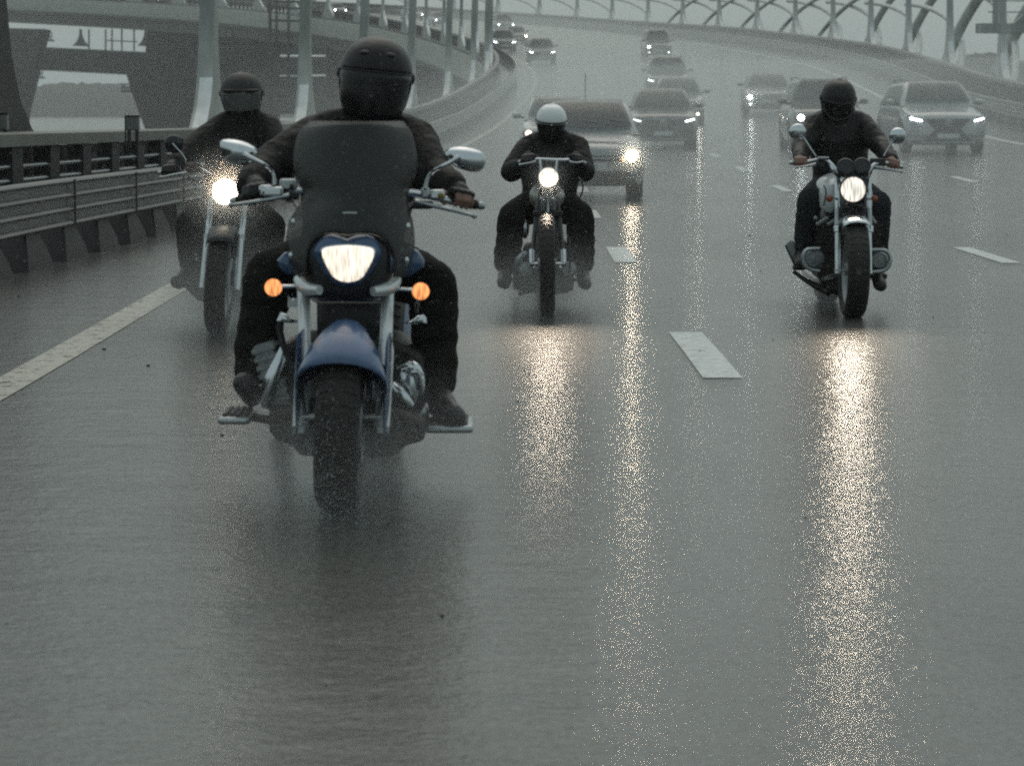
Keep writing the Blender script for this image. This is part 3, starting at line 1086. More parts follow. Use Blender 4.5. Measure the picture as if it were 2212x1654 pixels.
    for s in ((-1, 1) if mirrors else ()):
        c = V((s * (hw + .10), yc + .42, zb + .10))
        mi = MB().bulge([c + V((.12 * math.cos(a) * (1 if abs(math.cos(a)) < .8 else .95), 0, .075 * math.sin(a))) for a in [2 * PI * k / 14 for k in range(14)]], .09, .02)
        mo = mi.build('side_mirror', paint(col) if style != 'slot' else M['plastic'], th, local=True)
        MB().beam(c + V((-s * .2, .02, -.05)), c + V((-s * .06, .02, -.04)), .05, .04).build('mirror_arm', 'plastic', mo, local=True)
    def wsp(x, t):
        y = yc + (yr0 - yc) * t
        z, w = cab(y)
        return V((x, y - .13, z + .075))
    for (x, r) in wiper:
        q = MB().tube([wsp(x + .28, .10), wsp(x - r * .6, .55 if abs(r) > .2 else .15)], .014, 5)
        q.build('wiper', 'plastic', th, local=True)
    if rails:
        for s in (-1, 1):
            MB().tube([(s * (wr - .04), yr0 + .1, H - .01), (s * (wr - .04), yr0 + .3, H + .05), (s * (wr - .04), yr1 - .2, H + .04), (s * (wr - .04), yr1, H - .02)], .02, 6).build('roof_rail', 'plastic', th, local=True)
    if antenna:
        MB().tube([(-.05, yr0 + .15, H), (-.05, yr0 + .28, H + .42)], .006, 5).build('antenna', 'plastic', th, local=True)
    # what shows through the windscreen: seats, wheel, mirror
    q = MB()
    for s in (-1, 1):
        q.ell((s * .36, yc + 1.25, zb + .10), (.22, .1, .22), None, 10, 8)
        q.ell((s * .36, yc + 1.27, zb + .36), (.11, .06, .1), None, 10, 8)
    if detail:
        q.build('seat', 'cabin', th, local=True)
        MB().ell((0, yr0 - .12, H - .16), (.11, .02, .035), None, 10, 8).build('interior_mirror', 'cabin', th, local=True)
    return th
def find_d(u, o, a=250, b=480):
    best = min((abs(proj(road(a + (b - a) * k / 600, o))[0] - u), a + (b - a) * k / 600) for k in range(601))
    return best[1]
def find_o(u, d):
    lo, hi = -10, 40
    for _ in range(50):
        m = (lo + hi) / 2
        if proj(road(d, m))[0] < u: lo = m
        else: hi = m
    return lo
def car(name, label, cat, u, d, yaw=0, **k):
    o = find_o(u, d)
    return make_car(name, label, cat, road(d, o, .005), heading(d) + yaw, slope(d), k.pop('group', 'cars driving towards the camera'), **k)

hatch = car('hatchback', 'silver small hatchback behind the white helmet rider, one round headlight lit', 'car', 1272, 40.5, mirrors=False, L=3.75, W=1.66, H=1.50, zb=.98, zh=.84, yc=.85, yr0=1.75, yr1=2.9,
            col=(.24, .25, .255), style='round', lights=(0, 30), lcol=WARM, wheel=.30, antenna=True, wiper=((-.15, .1), (.35, .1)))
spot('headlight_bulb', hatch, road(40.5, find_o(1270, 40.5)) + V((.66, -.16, .68)), road(31.5, 5.4), 12, 36, .08, (1, .80, .58))
t_ = MB().ell((.845 * .60, .02, .62), (.05, .04, .035), None, 10, 8).build('turn_signal', mat('amber_lamp', (.8, .3, .05), .3, emit=4, ecol=(1, .42, .12)), hatch, local=True)
car('crossover', 'dark grey crossover with a spindle grille beside the silver hatchback', 'car', 1432, 72.5, L=4.7, W=1.86, H=1.60, zb=1.06, zh=.92, yc=1.25, yr0=2.1, yr1=3.6, col=(.03, .032, .032), style='spindle', lights=(3, 10), wiper=((-.05, -.25), (.42, .2)))
car('crossover', 'pale grey crossover close behind the dark crossover, one headlight lit', 'car', 1464, 93, L=4.5, W=1.82, H=1.62, zb=1.05, zh=.90, yc=1.15, yr0=2.0, yr1=3.7, col=(.15, .16, .16), style='round', lights=(6, 26), lcol=(1, .93, .82), fog=(0, 7))
car('estate_car', 'grey off-road wagon mostly hidden behind two crossovers', 'car', 1441, 116, L=4.8, W=1.86, H=1.78, zb=1.12, zh=.98, yc=1.25, yr0=2.0, yr1=4.2, col=(.10, .105, .105), style='slim', lights=(9, 0), rails=True)
car('compact_car', 'pale compact car hidden behind the rider with the white helmet', 'car', 1203, 62, L=4.0, W=1.72, H=1.50, zb=.98, zh=.85, yc=.95, yr0=1.8, yr1=3.0, col=(.36, .375, .375), style='round', lights=(3, 0), lcol=(1, .8, .65))
car('sedan', 'grey sedan with both lights glaring, left of the boxy off-roader', 'car', 1660, 98, L=4.6, W=1.80, H=1.46, zb=.97, zh=.82, yc=1.3, yr0=2.15, yr1=3.4, col=(.10, .105, .105), style='round', lights=(34, 26), fog=(6, 0), lcol=COOL)
car('off_roader', 'boxy grey off-roader behind the rider on the right', 'car', 1790, 67, L=4.6, W=1.86, H=1.78, zb=1.12, zh=1.02, yc=1.3, yr0=1.75, yr1=4.3, col=(.10, .102, .098), style='slot', lights=(18, 0), rails=True, wheel=.37)
car('luxury_crossover', 'silver white crossover with slim white lights in the far right lane', 'car', 2046, 62.5, yaw=.05, L=4.75, W=1.90, H=1.68, zb=1.10, zh=.95, yc=1.3, yr0=2.15, yr1=3.8, col=(.33, .345, .345), style='spindle', lights=(12, 12), wheel=.37, rails=True, wiper=((-.25, .35), (.3, .3)))
car('crossover', 'dark crossover with white slanted lights, far off in the left lanes', 'car', 1171, 178, L=4.6, W=1.86, H=1.64, zb=1.06, zh=.92, yc=1.2, yr0=2.0, yr1=3.6, col=(.04, .042, .042), style='spindle', lights=(14, 14))
car('minivan', 'small dark van with one light lit, alone in the middle lanes', 'car', 1423, 176, L=4.3, W=1.74, H=1.82, zb=1.05, zh=.95, yc=.95, yr0=1.6, yr1=4.0, col=(.10, .105, .105), style='round', lights=(18, 0), fog=(4, 7))
car('crossover', 'dark crossover with two white lights beside the inner bend railing', 'car', 1090, 205, L=4.6, W=1.86, H=1.66, zb=1.06, zh=.92, yc=1.2, yr0=2.0, yr1=3.6, col=(.07, .073, .073), style='slim', lights=(14, 14))
car('sedan', 'dim sedan with one light showing behind the inner bend crossover', 'car', 1118, 224, L=4.5, W=1.78, H=1.48, zb=.98, zh=.83, yc=1.2, yr0=2.0, yr1=3.3, col=(.10, .10, .10), style='round', lights=(0, 16), lcol=(1, .9, .75))
car('estate_car', 'hazy car with two small lights highest on the right of the bend', 'car', 1092, 262, L=4.7, W=1.85, H=1.72, zb=1.08, zh=.95, yc=1.2, yr0=1.9, yr1=3.8, col=(.08, .083, .083), style='round', lights=(10, 10))
for (u, o, nm, lab, c, li, kw) in ((955, 6, 'sedan', 'faint car with a lit lamp near the top of the bend, right of the helmet', (.2, .2, .2), (8, 0), {}),
                          (900, 9, 'sedan', 'faint car above the front helmet with two tiny lights', (.2, .2, .2), (9, 9), {}),
                          (735, 5, 'sedan', 'faint car on the bend with a bright lamp left of the front helmet', (.2, .2, .2), (30, 10), {}),
                          (465, 6, 'hatchback', 'pale small car on the bend beside the tall pale arch post', (.45, .46, .46), (5, 22), {}),
                          (388, 8, 'van', 'dull red van on the upper bend near the top edge', (.16, .05, .045), (0, 0), {'H': 2.2}),
                          (352, 5, 'hatchback', 'pale car behind the red van on the upper bend', (.4, .4, .4), (14, 0), {}),
                          (128, 6, 'van', 'dark van with a glaring lamp at the top left of the picture', (.03, .03, .03), (0, 26), {'H': 2.0})):
    d = find_d(u, o)
    a = dict(L=4.4, W=1.8, H=1.5, zb=.98, zh=.85, yc=1.1, yr0=1.9, yr1=3.4, col=c, style='round', lights=li, detail=False)
    a.update(kw)
    make_car(nm, lab, 'car', road(d, o, .005), heading(d), slope(d), 'cars up on the bend', **a)
# ------------------------------------------------------------------ riders
UP, FW = V((0, 0, 1)), V((0, -1, 0))
def hand(mb, gc, ax, infl=0.0, upto=3, palm=True, reach=(0, 0, 0, 0), tilt=0.0):
    """a hand closed over a bar: palm on top, four bent fingers over the front, thumb from the inner side"""
    ax = ax.normalized()
    up = (UP - ax * UP.dot(ax)).normalized()
    fw = up.cross(ax)
    if fw.dot(FW) < 0: fw = -fw
    if palm:
        a, b = gc - ax * .033, gc + ax * .033
        for k in (-1, -.33, .33, 1):
            c = gc + ax * .031 * k + up * .026 - fw * .022
            mb.cap(c - fw * .032 - up * .012, c + fw * .018 + up * .004, .016 + infl, .0145 + infl, 10)
    for i, (ln, r) in enumerate(((.92, .0095), (1.05, .0098), (1.0, .0094), (.82, .0082))):
        o = gc + ax * (-.034 + .0225 * i)
        q = reach[i]
        p = [o + up * .030 - fw * .004, o + up * .030 + fw * (.024 + q) * ln, o + up * .002 + fw * (.040 + q) * ln, o - up * (.022 * ln) + fw * (.026 + q)]
        rr = [r * 1.12, r * 1.05, r, r * .85]
        n = min(upto, 3)
        mb.limb(p[:n + 1], [x + infl for x in rr[:n + 1]], 9)
    if upto == 3:
        o = gc - ax * .048
        p = [o + up * .018 - fw * .034, o - ax * .012 - up * .004 - fw * .020, o - ax * .014 - up * .020 + fw * .006]
        mb.limb(p, [.0125 + infl, .0115 + infl, .0095 + infl], 9)
def ring_torso(mb, lo, hi, lat, prof):
    sp = hi - lo
    ax = sp.normalized()
    lat = (lat - ax * lat.dot(ax)).normalized()
    dp = ax.cross(lat)
    rs = []
    for t, w, d in prof:
        c = lo + sp * t
        rs.append([c + lat * w * math.cos(2 * PI * k / 22) + dp * d * math.sin(2 * PI * k / 22) for k in range(22)])
    mb.rings(rs)
def rider(label, origin, J, gloves=None, jacket='jacket', trousers='trousers', bulk=1.0, cuff=.062, jwr=.030, gl_upto=3, reach=(0,) * 4):
    th = thing('person', label, 'person', origin, group='motorcycle riders')
    lat = J['sR'] - J['sL']
    axes = {k: (J['g' + k + '1'] - J['g' + k + '0']).normalized() for k in 'LR'}
    g = {k: J['g' + k + '0'].lerp(J['g' + k + '1'], .5) for k in 'LR'}
    hip = (J['hL'] + J['hR']) / 2
    neck = (J['sL'] + J['sR']) / 2 + UP * .045
    H = J['head'] + V((0, .025, .012))
    # body: one continuous skin surface, head with face, hands with fingers
    b = MB()
    ring_torso(b, hip, neck, lat, [(-.06, .10, .08), (.0, .15, .11), (.3, .135, .10), (.6, .155, .11), (.85, .15, .10), (1, .07, .07)])
    b.cap(neck - UP * .03, H - UP * .05, .058, .055)
    b.ell(H, (.075, .095, .115), None, 20, 14)
    b.ell(H + V((0, -.05, -.05)), (.055, .055, .06))
    b.cap(H + V((0, -.095, .01)), H + V((0, -.115, -.025)), .010, .016)
    b.cap(H + V((-.022, -.09, -.058)), H + V((.022, -.09, -.058)), .011, .011)
    for s in (-1, 1):
        b.ell(H + V((s * .076, .01, -.01)), (.012, .022, .032))
        b.ell(H + V((s * .030, -.083, .018)), (.014, .012, .010))
    for k in 'LR':
        w = J['w' + k]
        b.limb([J['s' + k], J['e' + k], w], [.058, .046, .030])
        up = UP
        b.cap(w, g[k] + UP * .03 - FW * .045, .028, .026)
        hand(b, g[k], axes[k], reach=reach)
        b.limb([J['h' + k], J['k' + k], J['a' + k]], [.085, .060, .042])
        b.limb([J['a' + k], J['a' + k].lerp(J['t' + k], .8)], [.032, .018])
    b.build('body', 'skin', th, remesh=.0055, relax=2)
    # jacket
    j = MB()
    B = bulk
    ring_torso(j, hip - UP * .02, neck, lat, [(-.02, .17 * B, .13 * B), (.1, .18 * B, .14 * B), (.3, .175 * B, .135 * B), (.55, .195 * B, .14 * B), (.78, .205 * B, .135 * B), (.92, .17 * B, .11 * B), (1.0, .10, .10), (1.13, .088, .095), (1.24, .080, .088)])
    for k in 'LR':
        s_, e, w = J['s' + k], J['e' + k], J['w' + k]
        j.cap(neck.lerp(s_, .45) - UP * .035, s_, .085 * B, .083 * B)
        j.cap(neck + UP * .035, s_.lerp(neck, .25) + UP * .018, .068, .076 * B)
        j.limb([s_, s_.lerp(e, .5) + UP * .004, e, e.lerp(w, .5), w], [.086 * B, .078 * B, .068 * B, .058 * B, .047 * B])
        for t in (.2, .42, .63, .82):                    # sleeve folds
            c = s_.lerp(e, t); dd = (e - s_).normalized()
            j.cap(c - dd * .004, c + dd * .004, (.084 - .012 * t) * B, (.084 - .012 * t) * B)
            c = e.lerp(w, t); dd = (w - e).normalized()
            j.cap(c - dd * .003, c + dd * .003, (.069 - .016 * t) * B, (.069 - .016 * t) * B)
    j.build('jacket', jacket, th, remesh=.011, relax=2, wrinkle=.016, wscale=.11)
    # trousers
    t_ = MB()
    ring_torso(t_, hip - UP * .13, hip + UP * .10, lat, [(0, .13, .13), (.3, .185, .155), (.7, .18, .15), (1, .165, .13)])
    for k in 'LR':
        h, kn, a = J['h' + k], J['k' + k], J['a' + k]
        sh = (a - kn).normalized()
        t_.limb([h, h.lerp(kn, .5), kn, kn.lerp(a, .45), a - sh * .06], [.115 * B, .10 * B, .083 * B, .076 * B, cuff])
        for t in (.12, .3, .55, .8):
            c = kn.lerp(a - sh * .06, t)
            t_.cap(c - sh * .003, c + sh * .003, .083 * B + (cuff - .083 * B) * t + .007, .083 * B + (cuff - .083 * B) * t + .007)
    t_.build('trousers', trousers, th, remesh=.011, relax=2, wrinkle=.016, wscale=.11)
    for k in 'LR':
        a, t = J['a' + k], J['t' + k]
        q = MB()
        sh = (J['k' + k] - a).normalized()
        fd = (t - a)
        q.cap(a + sh * .14, a, .056, .052)
        heel = a + V((0, .05, -.05))
        q.cap(heel, a.lerp(t, .5) - UP * .015, .040, .046)
        q.cap(a, a.lerp(t, .5) - UP * .01, .05, .046)
        q.cap(a.lerp(t, .45) - UP * .02, t - UP * .012, .045, .043)
        q.cap(a.lerp(t, .45) - UP * .02 + V((.012, 0, -.01)), t + V((.012, 0, -.02)), .042, .04)
        q.build('boot', 'boot', th, remesh=.009, relax=2)
        if gloves:
            q = MB()
            hand(q, g[k], axes[k], .0045, gl_upto if k == 'R' else 3, reach=reach)
            w = J['w' + k]
            e = J['e' + k]
            q.cap(w.lerp(e, .12), g[k] + UP * .03 - FW * .045, .045, .036)
            q.build('glove', gloves, th, remesh=.006, relax=2)
    return th
def shell(mb, c, r, rot, zcut0, zcut1, n=36, m=14, face=None):
    """a dome between two heights (fractions -1..1); `face` opens the front below a height"""
    rs = []
    for j in range(m + 1):
        t = zcut0 + (zcut1 - zcut0) * j / m
        t = max(-1, min(.9995, t))
        q = math.sqrt(max(0, 1 - abs(t)**2.25))
        if t < 0: q = max(q, .985 - .26 * t * t)
        rs.append([c + rot @ V((r[0] * q * math.cos(2 * PI * k / n), r[1] * q * math.sin(2 * PI * k / n), r[2] * t)) for k in range(n)])
    return rs
def helmet(th, c, size, m, rot, kind, vis=None, vis_top=.12, vis_bot=-1.0):
    """kind: 'open' = open-face with a long shield, 'full' = full-face"""
    rx, ry, rz = size
    rs = shell(None, c, size, rot, -.72, 1, 40, 16)
    n = 40
    q = MB()
    o = []
    # shell wraps the back and sides; the face opening is cut below vis_top at the front
    verts, faces = [], []
    for ring in rs: verts += ring
    M_ = len(rs)
    for j in range(M_ - 1):
        t = -.72 + 1.72 * (j + .5) / 16
        for k in range(n):
            a = 2 * PI * (k + .5) / n
            front = math.sin(a) < -.38
            if front and t < vis_top and not (kind == 'full' and t < -.46): continue
            k2 = (k + 1) % n
            faces.append((j * n + k, j * n + k2, (j + 1) * n + k2, (j + 1) * n + k))
    q.add(verts, faces)
    h = q.build('helmet', m, th, sharp=60, solid=.014)
    # shield
    if vis:
        rows = []
        top, bot = vis_top + .05, vis_bot
        for j in range(9):
            t = bot + (top - bot) * j / 8
            qf = math.sqrt(max(0, 1 - abs(t)**2.25)) if t > 0 else .99 - .26 * t * t
            row = []
            for k in range(25):
                a = PI + PI * .04 + PI * .92 * k / 24
                qy = qf if t > 0 else .99 - .06 * t * t
                row.append(c + rot @ V((rx * 1.045 * qf * math.cos(a), ry * 1.06 * qy * math.sin(a), rz * t)))
            rows.append(row)
        MB().sheet(rows).build('visor', vis, h, sharp=180, solid=.002)
        tr = [c + rot @ V((rx * 1.048 * math.cos(PI + PI * .03 + PI * .94 * k / 24) * (math.sqrt(1 - abs(top)**2.25)), ry * 1.063 * math.sin(PI + PI * .03 + PI * .94 * k / 24) * math.sqrt(1 - abs(top)**2.25), rz * top)) for k in range(25)]
        MB().tube(tr, .0028, 6).build('visor_rim', 'plastic', h)
        for s in (-1, 1):
            MB().ell(c + rot @ V((s * rx * 1.05, 0, rz * (vis_top - .03))), (.010, .022, .022), rot, 12, 8).build('visor_pivot', 'plastic', h)
    # padded lining inside, so that the opening is dark
    MB().ell(c + rot @ V((0, .02, -.01)), (rx * .86, ry * .82, rz * .86), rot, 20, 14).build('lining', 'cabin', h) if False else None
    return h
# ------------------------------------------------------------------ motorcycle pieces
def wheel(root, name, c, rad, hw, ax=(1, 0, 0), rimr=.66, spokes=0, disc=0):
    ax = V(ax).normalized()
    prof = [(rad * rimr, -hw * .80), (rad * .80, -hw * .98), (rad * .90, -hw), (rad * .962, -hw * .80), (rad * .99, -hw * .42), (rad, 0), (rad * .99, hw * .42), (rad * .962, hw * .80), (rad * .90, hw), (rad * .80, hw * .98), (rad * rimr, hw * .80)]
    w = MB().lathe([(rad * rimr + .004, -hw * .75), (rad * rimr - .012, -hw * .55), (rad * rimr - .02, 0), (rad * rimr - .012, hw * .55), (rad * rimr + .004, hw * .75)], c, ax, 40)
    w.lathe([(.001, -.06), (.04, -.06), (.045, 0), (.04, .06), (.001, .06)], c, ax, 18)
    u = V((0, 0, 1)); u = (u - ax * u.dot(ax)).normalized(); v = ax.cross(u)
    for k in range(spokes or 5):
        a = 2 * PI * k / (spokes or 5)
        e = u * math.cos(a) + v * math.sin(a)
        s = ax * (.035 if k % 2 else -.035) if spokes else V()
        w.tube([c + e * .03 + s, c + e * (rad * rimr - .015)], .004 if spokes else .018, 6)
    o = w.build(name, 'alu', root)
    g = MB().lathe(prof, c, ax, 56)
    # ribs of the tread
    for k in range(40):
        a = 2 * PI * k / 40
        for s in (-1, 1):
            a2 = a + .04
            pts = []
            for f in (.12, .5, .85):
                e = u * math.cos(a + .05 * f) + v * math.sin(a + .05 * f)
                rr = rad * (1.0005 - .0105 * (f / .42)**1.6 if f < .6 else 1.0005 - .036 * (f / .8)**1.2)
                pts.append(c + e * rr + ax * (s * hw * f))
            g.tube(pts, .0028, 4)
    g.build('tyre', 'rubber', o, sharp=60)
    for s in ((-1, 1) if disc == 2 else (1,) if disc == 1 else ()):
        MB().lathe([(rad * .26, s * hw * .95), (rad * .46, s * hw * .95), (rad * .46, s * (hw * .95 + .006)), (rad * .26, s * (hw * .95 + .006)), (rad * .26, s * hw * .95)], c, ax, 32).build('brake_disc', 'steel', o)
        MB().box(c + ax * (s * (hw + .02)) + V((0, .10, .02)), (.05, .06, .10)).build('brake_caliper', 'blackmetal', o, bevel=.008)
    return o
def round_lamp(root, c, r, lens, ring='chrome', shellm='blackmetal', depth=.13, name='headlight'):
    s = MB().lathe([(.001, depth), (r * .45, depth * .97), (r * .8, depth * .7), (r * .98, depth * .25), (r * 1.0, 0)], c, (0, 1, 0), 32)
    o = s.build(name, shellm, root)
    MB().lathe([(r * 1.0, .012), (r * 1.05, .004), (r * 1.045, -.012), (r * .97, -.016), (r * .93, -.004)], c, (0, 1, 0), 40).build('trim_ring', ring, o)
    MB().lathe([(.001, -.030), (r * .3, -.028), (r * .6, -.022), (r * .85, -.010), (r * .945, -.002)], c, (0, 1, 0), 40).build('lens', lens, o)
    return o
def indicator(root, c, r, stem, lens):
    o = MB().lathe([(.001, .045), (r * .6, .042), (r * .95, .02), (r, 0)], c, (0, 1, 0), 20).build('turn_signal', 'chrome', root)
    MB().lathe([(.001, -.016), (r * .5, -.013), (r * .96, 0)], c, (0, 1, 0), 20).build('lens', lens, o)
    MB().tube([c + V((0, .02, 0)), stem], .008, 8).build('stem', 'chrome', o)
    return o
def grip(root, a, b, r=.017, lever=None, lm='steel'):
    """rubber grip from a (inner) to b (outer), bar-end weight and lever"""
    a, b = V(a), V(b)
    t = (b - a).normalized()
    o = MB().tube([a, a + t * .008, b - t * .008, b], [r * .8, r, r, r * .85], 14).build('grip', 'rubber', root)
    MB().tube([b, b + t * .012, b + t * .026], [r * .75, r * .9, r * .65], 12).build('bar_end', 'steel', o)
    if lever:
        MB().tube(lever, [.010] + [.0075] * (len(lever) - 2) + [.006], 8, smooth=1).build('lever', lm, root)
        MB().ell(lever[-1], (.010, .010, .010), None, 10, 8).build('lever_ball', lm, root)
    return o
def engine_fins(mb, c, w, d, h, n, rot=None):
    for i in range(n):
        z = -h / 2 + h * (i + .5) / n
        p = V((0, 0, z))
        if rot is not None: p = rot @ p
        mb.box(V(c) + p, (w, d, h / n * .45), rot)
    mb.box(c, (w * .8, d * .8, h), rot)
def hose(root, pts, r=.006, name='cable'):
    return MB().tube(pts, r, 6, smooth=2).build(name, 'plastic', root)

# =================================================================== 1. the blue cruiser in front
D1 = 9.1
def c5(x, y, dy=0): return P(334.8 + x * .3405, 66.95 + y * .3405, D1 + dy)
def c6(x, y, dy=0): return P(451.9 + x * .415, 468.7 + y * .415, D1 + dy)
O1 = P(731, 1105, D1); O1.z = 0
b1 = thing('motorcycle', 'big blue cruiser with a dark windscreen and amber lights, closest to the camera', 'motorcycle', O1, group='motorcycles')
LEAN1 = V((1, 0, -.045)).normalized()
ax1 = O1 + V((.012, 0, .305))
wheel(b1, 'front_wheel', ax1, .305, .074, LEAN1, .62, disc=2)
rear1 = V((O1.x + .06, O1.y + 1.66, .335))
wheel(b1, 'rear_wheel', rear1, .335, .10, LEAN1, .64)
# fork
for (t0, t1, b0) in (((490, 330), (495, 700), (473, 1098)), ((930, 330), (917, 700), (897, 1098))):
    top, mid, bot = c6(*t0, .27), c6(*t1, .12), c6(*b0, .0)
    f = MB().tube([top, mid], .0225, 16).build('fork_leg', 'fork', b1)
    MB().tube([mid + (top - mid) * .12, mid, bot], [.024, .029, .028], 16).build('lower_tube', 'fork', f)
    MB().box(bot + V((0, .02, .0)), (.05, .07, .055)).build('axle_clamp', 'steel', f, bevel=.012)
MB().tube([c6(473, 1040, .0), c6(897, 1040, 0)], .012, 10).build('axle', 'steel', b1)
for pts in ([(478, 325), (490, 362), (525, 378), (574, 380)], [(960, 325), (945, 365), (905, 380), (852, 388)]):
    q = MB().tube([c6(x, y, .20 - .03 * i) for i, (x, y) in enumerate(pts)], [.028, .027, .021, .017], 14, smooth=2)
    q.build('triple_clamp', 'fork', b1)
q = MB().prism([c6(470, 330, .24), c6(960, 330, .24), c6(945, 420, .24), c6(480, 420, .24)], (0, .10, 0)).build('fork_yoke', 'blackmetal', b1, bevel=.01)
# front mudguard, sweeping over the wheel
sec = [(-.146, .15), (-.153, .20), (-.150, .245), (-.132, .285), (-.100, .318), (-.055, .340), (0, .347), (.055, .340), (.100, .318), (.132, .285), (.150, .245), (.153, .20), (.146, .15)]
fx = LEAN1
up1 = (UP - fx * UP.dot(fx)).normalized()
fw1 = -fx.cross(up1)
if fw1.y > 0: fw1 = -fw1
def arcf(c, sec, a0, a1, n=22, taper=None):
    rs = []
    for i in range(n + 1):
        a = R(a0 + (a1 - a0) * i / n)
        e = fw1 * math.cos(a) + up1 * math.sin(a)
        k = 1 if taper is None else taper(i / n)
        rs.append([c + e * (r) + fx * (x * k) for x, r in sec])
    return rs
MB().sheet(arcf(ax1 + V((.004, 0, .0)), sec, 40, 165, 24, lambda t: 1.0 - .40 * min(1, t * 2.6) ** 1.3)).build('front_mudguard', 'blue', b1, sharp=180, solid=.006)
for s in (-1, 1):                                        # side strips hanging to the axle
    q = MB()
    pts = [(.155 * s, .30, .04), (.157 * s, .10, .02), (.150 * s, -.02, -.02)]
    MB().bulge([ax1 + fx * (.150 * s) + up1 * a + fw1 * b for a, b in ((.30, .11), (.30, -.16), (.12, -.14), (-.03, -.05), (-.05, .02), (.08, .10))], .012, .010, fx * s).build('mudguard_side', 'blue', b1)
    MB().tube([ax1 + fx * (.12 * s) + up1 * .02 + fw1 * .0, ax1 + fx * (.14 * s) + up1 * .2], .012, 8).build('mudguard_stay', 'steel', b1)
# headlight nacelle
nac = [(490, 200), (498, 165), (520, 130), (550, 103), (585, 88), (650, 84), (720, 92), (790, 84), (855, 88), (890, 103), (920, 130), (940, 165), (946, 205), (945, 300), (925, 360), (900, 405), (810, 425), (720, 428), (640, 425), (550, 405), (520, 360), (495, 300)]
n1 = MB().bulge([c6(x, y, .16) for x, y in nac], .035, .22).build('headlight_nacelle', 'plastic', b1)
cowl = [(540, 195), (543, 170), (555, 145), (572, 120), (595, 102), (620, 92), (645, 89), (672, 93), (695, 101), (720, 112), (745, 101), (770, 93), (797, 89), (822, 92), (847, 102), (870, 120), (886, 145), (897, 170), (900, 195), (884, 235), (840, 300), (790, 350), (720, 366), (650, 350), (600, 300), (556, 235)]
cw = MB().bulge([c6(x, y, .135) for x, y in cowl], .050, .05).build('headlight_cowl', 'blue', b1)
M['lens1'] = lamp_mat('front_headlight_lens', (1.0, .86, .70), .55, 1.25, 110)
lens = [(585, 180), (590, 168), (605, 160), (630, 155), (675, 150), (720, 148), (765, 150), (810, 155), (837, 160), (852, 168), (858, 182), (855, 205), (845, 232), (824, 272), (802, 308), (783, 324), (760, 334), (720, 340), (684, 334), (662, 324), (641, 308), (619, 272), (598, 230), (588, 205)]
# reflector rim, then the lens proud of the cowl
hl = MB().bulge([c6(720 + (x - 720) * 1.06, 244 + (y - 244) * 1.07, .082) for x, y in lens], .008, .05).build('headlight', 'chrome', cw)
MB().bulge([c6(x, y, .074) for x, y in lens], .022).build('lens', 'lens1', hl)
M['amber'] = lamp_mat('amber_lens', (1.0, .36, .13), .30, 1.45, 120, body=(.75, .28, .06))
M['amberdim'] = mat('amber_lens_unlit', (.28, .05, .02), .25, coat=.5)
indicator(b1, c6(333, 367, .15), .031, c6(470, 362, .19), 'amber')
indicator(b1, c6(1100, 387, .15), .031, c6(965, 376, .19), 'amber')
# windscreen: rows (y, x left, x right) in the crop's pixels
edge_ = [(575, 985, 1570), (600, 940, 1600), (660, 905, 1632), (740, 884, 1652), (800, 880, 1660), (860, 881, 1662), (920, 890, 1650), (970, 915, 1630), (1030, 945, 1602), (1080, 935, 1600), (1140, 893, 1612), (1200, 856, 1630), (1260, 836, 1640), (1330, 831, 1645), (1400, 838, 1642), (1480, 858, 1618), (1560, 900, 1580)]
rws = []
NW = 30
def edge_at(y):
    for (y0, l0, r0), (y1, l1, r1) in zip(edge_, edge_[1:]):
        if y <= y1:
            t = (y - y0) / (y1 - y0)
            return l0 + (l1 - l0) * t, r0 + (r1 - r0) * t
    return edge_[-1][1:]
def screen_bottom(s):                                     # the lower lip arches over the headlight
    return lerp_tab([(0, 1292), (.2, 1276), (.42, 1284), (.58, 1330), (.70, 1410), (.80, 1560), (1, 1560)], abs(s))
for i in range(23):
    row = []
    for k in range(NW + 1):
        s = -1 + 2 * k / NW
        y = 575 + (screen_bottom(s) - 575) * i / 22
        xl, xr = edge_at(y)
        t = (1390 - y) / 815
        row.append(c5((xl + xr) / 2 + (xr - xl) / 2 * s, y, .10 + .26 * t + .14 * s * s - .05 * (1 - s * s)))
    rws.append(row)
wsn = MB().sheet(rws).build('windscreen', 'screen', b1, sharp=180, solid=.004)
for x, y in ((875, 1212), (860, 1425), (1605, 1240), (1595, 1455)):
    MB().ell(c5(x, y, .165), (.0085, .006, .011), None, 12, 8).build('screen_screw', 'chrome', wsn)
MB().box(c5(1235, 1153, .025), (.048, .004, .005)).build('screen_sticker', 'whitepaint', wsn)
